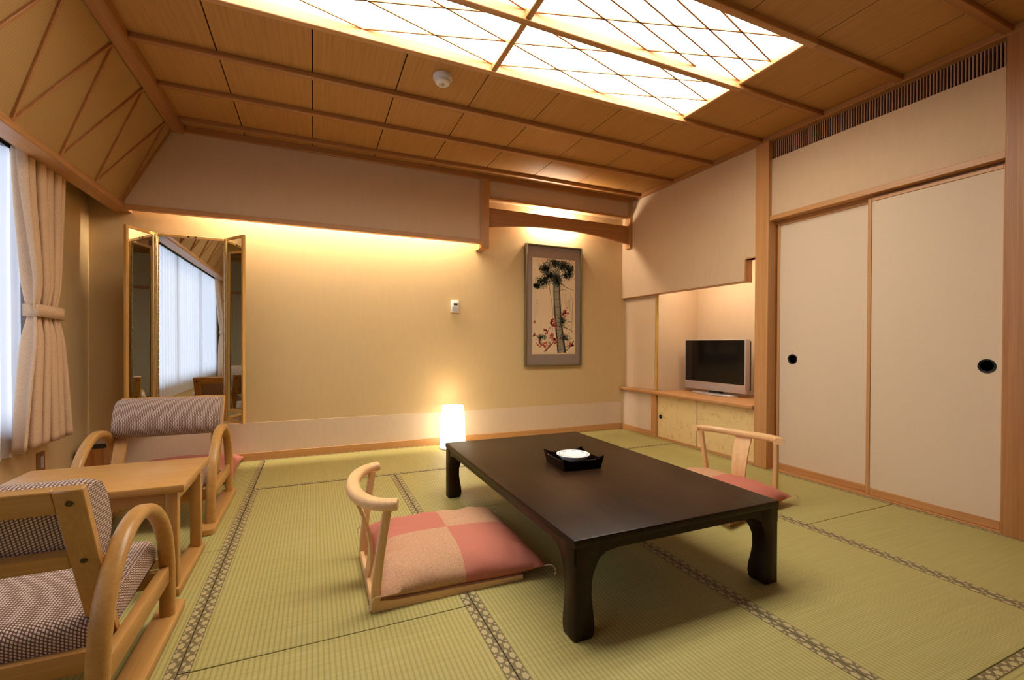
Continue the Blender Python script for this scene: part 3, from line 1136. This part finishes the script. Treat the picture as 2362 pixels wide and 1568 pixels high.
def zabuton(label, half=0.325, th=0.080, mat=None, seed=1, gap=0.0):
    rnd = random.Random(seed)
    t = thing('floor_cushion', (0, 0, 0), 0, label, 'cushion', 'square floor cushions')
    bm = bmesh.new()
    n = 40
    grid = {}
    ph = [rnd.uniform(0, 6.28) for _ in range(8)]
    for side in (1, -1):
        for i in range(n + 1):
            for j in range(n + 1):
                u, v = -1 + 2 * i / n, -1 + 2 * j / n
                edge = max(abs(u), abs(v))
                if side == -1 and edge > 0.9999:
                    grid[(side, i, j)] = grid[(1, i, j)]
                    continue
                # pulled-in edges, pointed corners
                k = 1 - 0.055 * (1 - v * v) * abs(u) ** 3 - 0.0
                k2 = 1 - 0.055 * (1 - u * u) * abs(v) ** 3
                x, y = half * u * k, half * v * k2
                pu = (max(0.0, 1 - u ** 4)) ** 0.62
                pv = (max(0.0, 1 - v ** 4)) ** 0.62
                h = th * pu * pv
                if side == 1:
                    cr = (1 - pu * pv)
                    h += 0.006 * cr * pu * pv * 4 * math.sin(9 * (u + v) + ph[0]) * 0.6
                    h += 0.003 * math.exp(-((edge - 0.8) / 0.14) ** 2) * math.sin(26 * (u if abs(v) > abs(u) else v) + ph[1] + 3 * math.sin(4 * u + ph[2]))
                    z = h
                else:
                    z = -min(h * 0.8, th * 0.42)
                grid[(side, i, j)] = bm.verts.new((x, y, z))
    for side in (1, -1):
        for i in range(n):
            for j in range(n):
                q = [grid[(side, i, j)], grid[(side, i + 1, j)], grid[(side, i + 1, j + 1)], grid[(side, i, j + 1)]]
                bm.faces.new(q if side == 1 else q[::-1])
    from_bm('cover', bm, mat or M_ZAB, t, angle=80)
    for sx in (-1, 1):
        for sy in (-1, 1):
            p = Vector((sx * half, sy * half, 0.0))
            o = Vector((sx, sy * 0.55, 0)).normalized()
            o2 = Vector((sx * 0.3, sy, 0)).normalized()
            tube('tassel', [p - o * 0.012, p + o * 0.018 + Vector((0, 0, 0.004)), p + o * 0.034 + Vector((0, 0, -0.016)), p + o * 0.030 + Vector((0, 0, -0.032))], 0.0022, M_CORD, t, 6, 4)
    return t


cz = zabuton('patchwork rose and tan cushion on the near left floor chair', seed=3)
cz.location = (0.538, 1.925, 0.052)
cz.rotation_euler = (0, math.radians(0.6), math.radians(-1.5))
cz2 = zabuton('patchwork rose and tan cushion on the floor chair by the sliding doors', seed=5)
cz2.location = (2.172, 2.01, 0.054)
cz2.rotation_euler.z = math.radians(10)
cz3 = zabuton('rose cushion lying on the tatami by the back wall behind the far armchair', seed=9, mat=M_ROSE)
cz3.location = (-0.815, 3.76, 0.036)
cz3.rotation_euler.z = math.radians(2)

# ------------------------------------------------------------------ armchairs


def armchair(label):
    t = thing('armchair', (0, 0, 0), 0, label, 'armchair', 'low bentwood armchairs')
    arm = smooth_path([(0, 0.262, 0.022), (0, 0.264, 0.11), (0, 0.260, 0.205), (0, 0.228, 0.310), (0, 0.150, 0.398), (0, 0.040, 0.452), (0, -0.070, 0.452), (0, -0.165, 0.405), (0, -0.232, 0.322), (0, -0.262, 0.220), (0, -0.268, 0.11), (0, -0.268, 0.022)], 6)
    for s in (-1, 1):
        bm = bmesh.new()
        sweep(bm, [p + Vector((s * 0.269, 0, 0)) for p in arm], round_rect(0.044, 0.034, 0.014, 4), (1, 0, 0))
        from_bm('arm_frame', bm, WC('y'), t, angle=45)
        pts = []
        for k in range(9):
            a = PI / 2 - PI * k / 8
            pts.append((s * 0.264 + 0.036 * math.sin(a), 0.345 + 0.022 * math.cos(a)))
        for k in range(9):
            a = -PI / 2 - PI * k / 8
            pts.append((s * 0.264 + 0.036 * math.sin(a), -0.315 + 0.022 * math.cos(a)))
        prism('runner', pts, 'z', 0.0, 0.028, WC('y'), t, 0.004, 2)
        bm = bmesh.new()
        add_box(bm, s * 0.264 - 0.014, s * 0.264 + 0.014, -0.262, 0.258, 0.138, 0.195, 0.005, 2)
        from_bm('side_rail', bm, WC('y'), t)
    box('seat_rail', -0.252, 0.252, 0.222, 0.246, 0.138, 0.190, WC('x'), t, 0.004, 2)
    box('seat_rail', -0.252, 0.252, -0.168, -0.143, 0.138, 0.190, WC('x'), t, 0.004, 2)
    # seat cushion: rounded slab
    bm = bmesh.new()
    add_box(bm, -0.240, 0.240, -0.145, 0.285, 0.190, 0.286, 0.034, 5)
    for v in bm.verts:
        if v.co.z > 0.22:
            v.co.z += 0.012 * (1 - (v.co.x / 0.26) ** 2) * (1 - ((v.co.y - 0.07) / 0.24) ** 2)
    for v in bm.verts:
        if v.co.z > 0.22:
            v.co.z -= 0.035 * (0.285 - v.co.y) / 0.43
    uv_box(from_bm('seat_cushion', bm, M_WEAVE, t, angle=60))
    # reclined back frame: local frame with origin on the seat rail line
    lean = math.radians(24)
    B = Matrix.Translation((0, -0.062, 0.172)) @ Matrix.Rotation(lean, 4, 'X')
    hz = 0.488
    for s in (-1, 1):
        bm = bmesh.new()
        add_box(bm, s * 0.222 - 0.027, s * 0.222 + 0.027, -0.024, 0.0, 0.0, hz, 0.003, 1, B)
        p = from_bm('back_post', bm, WC('z'), t)
        for zz in (0.285, 0.455):
            bm = bmesh.new()
            bmesh.ops.create_cone(bm, cap_ends=True, segments=16, radius1=0.0068, radius2=0.0068, depth=0.006, matrix=B @ Matrix.Translation((s * 0.222, -0.024, zz)) @ Matrix.Rotation(PI / 2, 4, 'X'))
            from_bm('screw', bm, M_METAL, p)
    bm = bmesh.new()
    add_box(bm, -0.196, 0.196, -0.024, 0.0, hz - 0.062, hz, 0.003, 1, B)
    from_bm('back_rail', bm, WC('x'), t)
    bm = bmesh.new()
    add_box(bm, -0.196, 0.196, -0.024, 0.0, 0.262, 0.306, 0.003, 1, B)
    from_bm('back_rail', bm, WC('x'), t)
    # bolster cushion, D-shaped in profile
    prof = [(0.0, 0.256)]
    for k in range(1, 18):
        a = -PI / 2 + PI * k / 18
        prof.append((0.004 + 0.088 * max(0.0, math.cos(a)) ** 0.8, 0.363 + 0.109 * math.copysign(abs(math.sin(a)) ** 0.85, math.sin(a))))
    prof.append((0.0, 0.470))
    arc = [0.0]
    for p0, p1 in zip(prof, prof[1:] + prof[:1]):
        arc.append(arc[-1] + math.hypot(p1[0] - p0[0], p1[1] - p0[1]))
    bm = bmesh.new()
    uvl = bm.loops.layers.uv.new('UVMap')
    xs = [-0.246, -0.238, -0.22] + [-0.2 + 0.04 * k for k in range(11)] + [0.22, 0.238, 0.246]
    rings = []
    for x in xs:
        e = max(0.0, (abs(x) - 0.22) / 0.026)
        sc = 1 - 0.07 * e ** 2
        rings.append([bm.verts.new(B @ Vector((x, p[0] * sc + 0.001, 0.363 + (p[1] - 0.363) * sc))) for p in prof])
    m = len(prof)
    for i in range(len(rings) - 1):
        a, b = rings[i], rings[i + 1]
        for j in range(m):
            f = bm.faces.new((a[j], a[(j + 1) % m], b[(j + 1) % m], b[j]))
            for lp, uvv in zip(f.loops, ((xs[i], arc[j]), (xs[i], arc[j + 1]), (xs[i + 1], arc[j + 1]), (xs[i + 1], arc[j]))):
                lp[uvl].uv = uvv
    for rg in (rings[0], rings[-1]):
        f = bm.faces.new(rg)
        for lp, p in zip(f.loops, prof):
            lp[uvl].uv = p
    from_bm('back_cushion', bm, M_WEAVE, t, angle=55)
    return t


ac = armchair('low bentwood armchair in front, its wooden back turned to us')
ac.location = (-0.714, 1.568, 0.001)
ac2 = copy_tree(ac)
ac2['label'] = 'low bentwood armchair beyond the side table, facing us'
ac2.location = (-0.742, 2.945, 0.001)
ac2.rotation_euler.z = PI

# ------------------------------------------------------------------ side table between the armchairs
st = thing('side_table', (-0.744, 2.230, 0.001), 0, 'low oak side table between the two armchairs', 'table')
box('tabletop', -0.307, 0.307, -0.225, 0.225, 0.382, 0.410, WC('x'), st, 0.004, 2)
for sx in (-1, 1):
    box('runner', sx * 0.262 - 0.030, sx * 0.262 + 0.030, -0.222, 0.212, 0.0, 0.028, WC('y'), st, 0.004, 2)
    for y in (-0.208, 0.160):
        box('leg', sx * 0.264 - 0.020, sx * 0.264 + 0.020, y, y + 0.040, 0.028, 0.382, WC('z'), st, 0.004, 2)
for y in (-0.196, 0.170):
    box('apron', -0.244, 0.244, y, y + 0.022, 0.332, 0.382, WC('x'), st, 0.003, 1)
for sx in (-1, 1):
    box('apron', sx * 0.264 - 0.010, sx * 0.264 + 0.010, -0.168, 0.160, 0.332, 0.382, WC('y'), st, 0.003, 1)
box('stretcher', -0.24, 0.24, -0.02, 0.002, 0.030, 0.070, WC('x'), st, 0.003, 1)

# waste bin
wbn = thing('waste_bin', (-1.345, 3.93, 0.0), 0, 'small square wooden waste bin in the corner by the window', 'bin')
bm = bmesh.new()
o_ = [(-0.075, -0.095), (0.075, -0.095), (0.075, 0.095), (-0.075, 0.095)]
rA = [bm.verts.new((x * 0.86, y * 0.86, 0.0)) for x, y in o_]
rB = [bm.verts.new((x, y, 0.225)) for x, y in o_]
rC = [bm.verts.new((x * 0.88, y * 0.88, 0.225)) for x, y in o_]
rD = [bm.verts.new((x * 0.78, y * 0.78, 0.012)) for x, y in o_]
for a, b in ((rA, rB), (rB, rC), (rC, rD)):
    for k in range(4):
        bm.faces.new((a[k], a[(k + 1) % 4], b[(k + 1) % 4], b[k]))
bm.faces.new(rA)
bm.faces.new(rD)
from_bm('body', bm, M_BIN, wbn)
box('liner', -0.066, 0.066, -0.084, 0.084, 0.17, 0.2255, M_BLACK, wbn)

# ------------------------------------------------------------------ floor lamp
lp = thing('paper_lamp', (1.135, 3.905, 0.001), 0, 'glowing white cylindrical paper lamp on the tatami by the back wall', 'lamp')
lathe('shade', [(0.113, 0.012), (0.111, 0.10), (0.106, 0.24), (0.100, 0.372), (0.098, 0.376), (0.096, 0.372), (0.102, 0.24), (0.108, 0.012), (0.113, 0.012)], M_SHADE, lp, 40)
lathe('base', [(0, 0), (0.114, 0), (0.114, 0.010), (0.11, 0.012), (0, 0.012)], M_WHITE_P, lp, 40)
lathe('bulb', [(0, 0.012), (0.018, 0.012), (0.018, 0.06), (0.032, 0.11), (0.034, 0.15), (0.02, 0.185), (0, 0.19)], emit('bulb_glow', (1.0, 0.76, 0.48), 25.0), lp, 20)

# ------------------------------------------------------------------ folding mirror on the back wall
mr = thing('triptych_mirror', (-0.83, 4.055, 0.0), 0, 'three-panel folding wall mirror in a gilt wooden frame', 'mirror')
MZ0, MZ1 = 0.335, 1.722


def WM(ax): return wood('gilt_frame', (232, 186, 104), (214, 160, 78), ax, 0.3)


def mirror_panel(name, w, parent, thick=0.020):
    """panel with hinge at local x=0 going to +x, facing -y"""
    p = bpy.data.objects.new(name, None)
    COL.objects.link(p)
    p.parent = parent
    fwd = 0.021
    box('stile', 0.0, fwd, -thick, 0, MZ0, MZ1, WM('z'), p, 0.002, 1)
    box('stile', w - fwd, w, -thick, 0, MZ0, MZ1, WM('z'), p, 0.002, 1)
    box('rail', fwd, w - fwd, -thick, 0, MZ0, MZ0 + fwd, WM('x'), p, 0.002, 1)
    box('rail', fwd, w - fwd, -thick, 0, MZ1 - fwd, MZ1, WM('x'), p, 0.002, 1)
    box('glass', fwd - 0.002, w - fwd + 0.002, -thick * 0.75, -thick * 0.3, MZ0 + fwd - 0.002, MZ1 - fwd + 0.002, M_MIRROR, p)
    return p


cpn = mirror_panel('centre_panel', 0.446, mr)
cpn.location = (-0.226, 0, 0)
lw = mirror_panel('wing', 0.240, mr)
lw.location = (-0.232, -0.020, 0)
lw.rotation_euler.z = math.radians(180 + 64)
# left wing: mirrored so that its glass faces inwards
lw.scale = (1, -1, 1)
rw = mirror_panel('wing', 0.246, mr)
rw.location = (0.226, -0.020, 0)
rw.rotation_euler.z = math.radians(-54)
for sx in (-0.214, 0.212):
    h = bpy.data.objects.new('hinge', None)
    COL.objects.link(h)
    h.parent = mr
    tube('hinge_pin', [(sx, -0.034, MZ0 + 0.01), (sx, -0.034, MZ1 - 0.01)], 0.007, M_BRASS, h, 8, 1, (1, 0, 0))
    k = 0
    z = MZ0 + 0.02
    while z < MZ1 - 0.05:
        tube('knuckle', [(sx, -0.034, z), (sx, -0.034, z + 0.042)], 0.0105, M_BRASS, h, 8, 1, (1, 0, 0))
        z += 0.05
for x in (-0.02, 0.025):
    bm = bmesh.new()
    bmesh.ops.create_cone(bm, cap_ends=True, segments=14, radius1=0.006, radius2=0.006, depth=0.006, matrix=Matrix.Translation((x, -0.021, MZ1 - 0.010)) @ Matrix.Rotation(PI / 2, 4, 'X'))
    from_bm('catch', bm, M_METAL, mr)

# ------------------------------------------------------------------ picture
pc = thing('framed_painting', (2.247, YB - 0.018, 1.318), 0, 'tall framed ink painting of a pine and plum blossom', 'painting')
PW, PH = 0.326, 0.612
fz = 0.016
for s in (-1, 1):
    box('frame', s * PW - (fz if s > 0 else 0), s * PW + (fz if s < 0 else 0), -0.030, 0.014, -PH, PH, M_GILT, pc, 0.004, 2)
    box('frame', -PW + fz, PW - fz, -0.030, 0.014, s * PH - (fz if s > 0 else 0), s * PH + (fz if s < 0 else 0), M_GILT, pc, 0.004, 2)
box('mount', -PW + fz, PW - fz, -0.012, 0.006, -PH + fz, PH - fz, M_MAT, pc)
QX0, QX1, QZ0, QZ1 = -0.247, 0.250, -0.492, 0.480
ppr = box('painting', QX0, QX1, -0.0135, -0.0115, QZ0, QZ1, M_PAPER, pc)


def q(u, v):
    """painting coordinates: u 0..1 left to right, v 0..1 top to bottom"""
    return (QX0 + u * (QX1 - QX0), QZ1 - v * (QZ1 - QZ0))


class Ink:
    def __init__(self, y):
        self.bm = bmesh.new()
        self.y = y

    def stroke(self, pts, w0, w1=None):
        w1 = w0 if w1 is None else w1
        P = smooth_path([(a, b, 0) for a, b in (q(*p) for p in pts)], 4)
        n = len(P)
        prev = None
        for i, p in enumerate(P):
            t = (P[min(i + 1, n - 1)] - P[max(i - 1, 0)]).normalized()
            nn = Vector((-t.y, t.x, 0))
            w = (w0 + (w1 - w0) * i / (n - 1)) * (0.85 + 0.3 * random.random())
            a, b = p + nn * w, p - nn * w
            cur = (self.bm.verts.new((a.x, self.y, a.y)), self.bm.verts.new((b.x, self.y, b.y)))
            if prev:
                self.bm.faces.new((prev[0], prev[1], cur[1], cur[0]))
            prev = cur

    def blob(self, u, v, r, k=7):
        x, z = q(u, v)
        x = min(max(x, QX0 + r), QX1 - r)
        z = min(max(z, QZ0 + r), QZ1 - r)
        a0 = random.random() * 6
        self.bm.faces.new([self.bm.verts.new((x + r * (0.75 + 0.5 * random.random()) * math.cos(a0 + 2 * PI * i / k), self.y, z + r * (0.75 + 0.5 * random.random()) * math.sin(a0 + 2 * PI * i / k))) for i in range(k)])

    def done(self, name, mat):
        o = from_bm(name, self.bm, mat, ppr, False)
        return o


random.seed(21)
ik = Ink(-0.0139)       # pale washes
for k in range(26):
    u = random.uniform(0.62, 0.96)
    v = random.uniform(0.30, 0.55)
    ik.stroke([(u, v), (u + random.uniform(-0.02, 0.02), v + 0.05), (u + random.uniform(-0.03, 0.03), v + random.uniform(0.1, 0.16))], 0.0012, 0.0006)
ik.stroke([(0.545, 0.12), (0.560, 0.45), (0.60, 0.68), (0.68, 0.985)], 0.036, 0.041)      # trunk
ik.stroke([(0.38, 0.28), (0.44, 0.45), (0.48, 0.60)], 0.004, 0.002)
ik.stroke([(0.95, 0.40), (0.93, 0.60), (0.92, 0.78)], 0.004, 0.002)
ik.done('ink_wash', M_INK2)
ik = Ink(-0.0143)       # dark ink
ik.stroke([(0.50, 0.20), (0.505, 0.45), (0.535, 0.66), (0.60, 0.985)], 0.004, 0.008)
ik.stroke([(0.615, 0.18), (0.632, 0.42), (0.668, 0.66), (0.765, 0.985)], 0.005, 0.012)
for v in (0.27, 0.34, 0.42, 0.50, 0.58, 0.66, 0.70, 0.74, 0.78, 0.83, 0.87, 0.91, 0.95):
    o_ = 0.10 * max(0, v - 0.5)
    ik.stroke([(0.52 + o_ * 0.9, v), (0.57 + o_, v + 0.008), (0.645 + o_, v)], 0.0022, 0.0012)
for a, b, w in (((0.56, 0.20), (0.10, 0.30), 0.006), ((0.60, 0.18), (0.95, 0.10), 0.007), ((0.55, 0.10), (0.45, 0.02), 0.006), ((0.60, 0.24), (0.97, 0.32), 0.004), ((0.57, 0.12), (0.70, 0.02), 0.005), ((0.62, 0.33), (0.80, 0.33), 0.003), ((0.60, 0.62), (0.93, 0.66), 0.004), ((0.62, 0.70), (0.96, 0.76), 0.004), ((0.64, 0.82), (0.95, 0.83), 0.005), ((0.30, 0.97), (0.62, 0.80), 0.005), ((0.40, 0.92), (0.47, 0.72), 0.004), ((0.04, 0.78), (0.34, 0.95), 0.004), ((0.30, 0.80), (0.50, 0.66), 0.003), ((0.97, 0.86), (0.78, 0.97), 0.006)):
    mu, mv = (a[0] + b[0]) / 2, (a[1] + b[1]) / 2 + random.uniform(-0.02, 0.02)
    ik.stroke([a, (mu, mv), b], w, w * 0.35)
for k in range(90):
    u = random.gauss(0.80, 0.06)
    v = random.choice((random.gauss(0.93, 0.03), random.gauss(0.67, 0.04), random.gauss(0.84, 0.03)))
    if not (0.05 < u < 0.95 and v < 0.97):
        continue
    a = random.uniform(0, 6.3)
    ik.stroke([(u, v), (u + 0.02 * math.cos(a), v + 0.006 * math.sin(a)), (u + 0.04 * math.cos(a), v + 0.014 * math.sin(a))], 0.0018, 0.0007)
for k in range(9):      # short column of brushed characters
    v = 0.43 + 0.021 * k
    for j in range(3):
        ik.stroke([(0.105 + random.uniform(-0.012, 0.012), v + random.uniform(-0.006, 0.006)), (0.115, v), (0.115 + random.uniform(-0.014, 0.014), v + random.uniform(-0.006, 0.008))], 0.0011, 0.0006)
for k in range(20):
    v = 0.47 + 0.011 * k
    ik.stroke([(0.048, v), (0.056, v + 0.002), (0.062, v + 0.004)], 0.0009, 0.0005)
ik.done('ink_drawing', M_INK)
ik = Ink(-0.0147)       # needle clumps
for cu, cv, ru, rv, n in ((0.30, 0.115, 0.11, 0.050, 190), (0.50, 0.045, 0.10, 0.040, 110), (0.70, 0.075, 0.14, 0.050, 190), (0.86, 0.12, 0.09, 0.060, 160), (0.42, 0.19, 0.14, 0.040, 190), (0.24, 0.25, 0.11, 0.040, 170), (0.10, 0.30, 0.06, 0.022, 80), (0.58, 0.24, 0.08, 0.045, 130), (0.80, 0.18, 0.08, 0.03, 70), (0.22, 0.83, 0.07, 0.025, 50), (0.74, 0.83, 0.07, 0.03, 50), (0.70, 0.66, 0.05, 0.05, 60)):
    for k in range(int(n * 1.9)):
        u, v = random.gauss(cu, ru * 0.66), random.gauss(cv, rv * 0.62)
        if not (0.02 < u < 0.97 and 0.01 < v < 0.97):
            continue
        a = random.uniform(-2.8, -0.3)
        L = random.uniform(0.012, 0.028)
        e = (min(max(u + L * 1.9 * math.cos(a), 0.01), 0.99), min(max(v + L * math.sin(a), 0.008), 0.99))
        ik.stroke([(u, v), ((u + e[0]) / 2, (v + e[1]) / 2), e], 0.0027, 0.0009)
ik.done('pine_needles', M_INKG)
ik = Ink(-0.0151)
for cu, cv, s_, n in ((0.46, 0.66, 0.035, 16), (0.53, 0.70, 0.03, 14), (0.76, 0.565, 0.04, 18), (0.33, 0.75, 0.03, 10), (0.17, 0.88, 0.03, 10), (0.30, 0.90, 0.045, 16), (0.53, 0.86, 0.04, 16), (0.92, 0.91, 0.035, 12), (0.44, 0.80, 0.03, 8), (0.05, 0.80, 0.012, 4), (0.05, 0.665, 0.005, 2)):
    for k in range(n):
        ik.blob(random.gauss(cu, s_), random.gauss(cv, s_ * 0.55), random.uniform(0.007, 0.012))
ik.done('plum_blossom', M_PLUM)
ik = Ink(-0.0155)
for k in range(50):
    cu, cv = random.choice(((0.46, 0.66), (0.53, 0.70), (0.76, 0.565), (0.30, 0.90), (0.53, 0.86), (0.92, 0.91), (0.17, 0.88)))
    ik.blob(random.gauss(cu, 0.035), random.gauss(cv, 0.02), 0.0028, 5)
ik.done('plum_stamens', M_PLUM2)

# ------------------------------------------------------------------ thermostat and outlet
th = thing('wall_thermostat', (1.206, YB, 1.276), 0, 'small white thermostat with a dark display on the back wall', 'thermostat')
box('housing', -0.036, 0.036, -0.020, 0.0, -0.056, 0.056, M_WHITE_P, th, 0.004, 2)
box('display', -0.014, 0.024, -0.0215, -0.018, 0.010, 0.030, M_LCD, th)
box('lower_cover', -0.026, 0.030, -0.0225, -0.018, -0.045, 0.000, M_GREY_P, th, 0.001, 1)
ol = thing('wall_outlet', (XL, 3.475, 0.238), 0, 'small brown wall outlet on the window wall', 'outlet')
box('plate', 0.0, 0.007, -0.040, 0.040, -0.060, 0.060, wood('outlet_brown', (150, 104, 62), (120, 80, 44), 'z'), ol, 0.002, 1)
box('socket', 0.006, 0.010, -0.012, 0.018, -0.036, 0.034, M_GREY_P, ol, 0.001, 1)

# ------------------------------------------------------------------ curtains


def drape(label, y_in, y_out, tie_y, x0=-1.335, flip=1):
    """tied-back drape. y_in: edge towards the window middle, y_out: edge towards the window's end"""
    t = thing('drape', (0, 0, 0), 0, label, 'curtain', 'tied-back drapes')
    bm = bmesh.new()
    nz, nu = 46, 160
    rows = []
    for i in range(nz + 1):
        s = i / nz
        z = 1.90 - s * (1.90 - 0.385)
        # gather: narrow at the tie (z ~1.09), wider above and below
        d = (z - 1.09)
        if d > 0:
            g = min(1.0, d / 0.80)
            g = g * g * (3 - 2 * g)
            inn = tie_y - flip * 0.175 + (y_in - (tie_y - flip * 0.175)) * g
            out = tie_y + flip * 0.085 + (y_out - (tie_y + flip * 0.085)) * g * 0.6
        else:
            g = min(1.0, -d / 0.70) ** 0.8
            inn = tie_y - flip * (0.155 + 0.13 * g)
            out = tie_y + flip * (0.085 + 0.13 * g)
        row = []
        tight = math.exp(-(d / 0.10) ** 2)
        for j in range(nu + 1):
            u = j / nu
            y = inn + (out - inn) * u
            amp = 0.036 * (1 - 0.5 * tight)
            ph = 2 * PI * 5.5 * u + 0.8 * math.sin(2.3 * u * PI + s * 1.5)
            x = x0 + amp * math.sin(ph) + 0.004 * math.sin(0.5 * ph + 3 * s)
            row.append(bm.verts.new((x, y - flip * 0.019 * math.sin(2 * ph) * (1 - 0.6 * tight) * min(1.0, 6 * u, 6 * (1 - u)), z + 0.004 * math.sin(ph))))
        rows.append(row)
    for a, b in zip(rows, rows[1:]):
        for j in range(nu):
            bm.faces.new((a[j], a[j + 1], b[j + 1], b[j]))
    o = from_bm('cloth', bm, M_DRAPE, t, angle=70)
    md = o.modifiers.new('thickness', 'SOLIDIFY')
    md.thickness = 0.003
    # tie-back band
    bm = bmesh.new()
    a0, a1 = tie_y - flip * 0.165, tie_y + flip * 0.100
    pts = []
    for k in range(17):
        u = k / 16
        pts.append((x0 + 0.034 + 0.010 * math.sin(u * PI), a0 + (a1 - a0) * u))
    for k in range(17):
        u = 1 - k / 16
        pts.append((x0 - 0.030, a0 + (a1 - a0) * u))
    rings = []
    for zz, dz in ((1.058, 0), (1.122, 0)):
        rings.append([bm.verts.new((px, py, zz + 0.010 * abs((py - a1) / (a0 - a1)) - 0.004)) for px, py in pts])
    n = len(pts)
    for j in range(n):
        bm.faces.new((rings[0][j], rings[0][(j + 1) % n], rings[1][(j + 1) % n], rings[1][j]))
    b = from_bm('tie_band', bm, M_DRAPE, t, angle=60)
    md = b.modifiers.new('thickness', 'SOLIDIFY')
    md.thickness = 0.004
    return t


drape('beige drape tied back beside the corner mirror', 3.00, 3.47, 3.29)
drape('beige drape tied back at the near end of the window', 0.10, -0.55, -0.45, flip=-1)

sh = thing('lace_curtain', (0, 0, 0), 0, 'white lace curtain glowing with daylight across the window', 'curtain')
bm = bmesh.new()
ny, nz = 520, 14
rows = []
y0, y1 = -0.62, 3.36
for i in range(nz + 1):
    s = i / nz
    z = 1.90 - s * (1.90 - 0.352)
    row = []
    for j in range(ny + 1):
        u = j / ny
        y = y0 + (y1 - y0) * u
        ph = 2 * PI * 42 * u + 1.2 * math.sin(9 * u * PI) + 0.6 * math.sin(23 * u * PI + 1)
        row.append(bm.verts.new((-1.408 + (0.012 + 0.006 * s) * math.sin(ph), y, z)))
    rows.append(row)
for a, b in zip(rows, rows[1:]):
    for j in range(ny):
        bm.faces.new((a[j], a[j + 1], b[j + 1], b[j]))
from_bm('lace_cloth', bm, M_SHEER, sh, angle=80)
box('curtain_rail', -1.42, -1.395, -0.7, 3.6, 1.90, 1.92, M_ALU, sh)
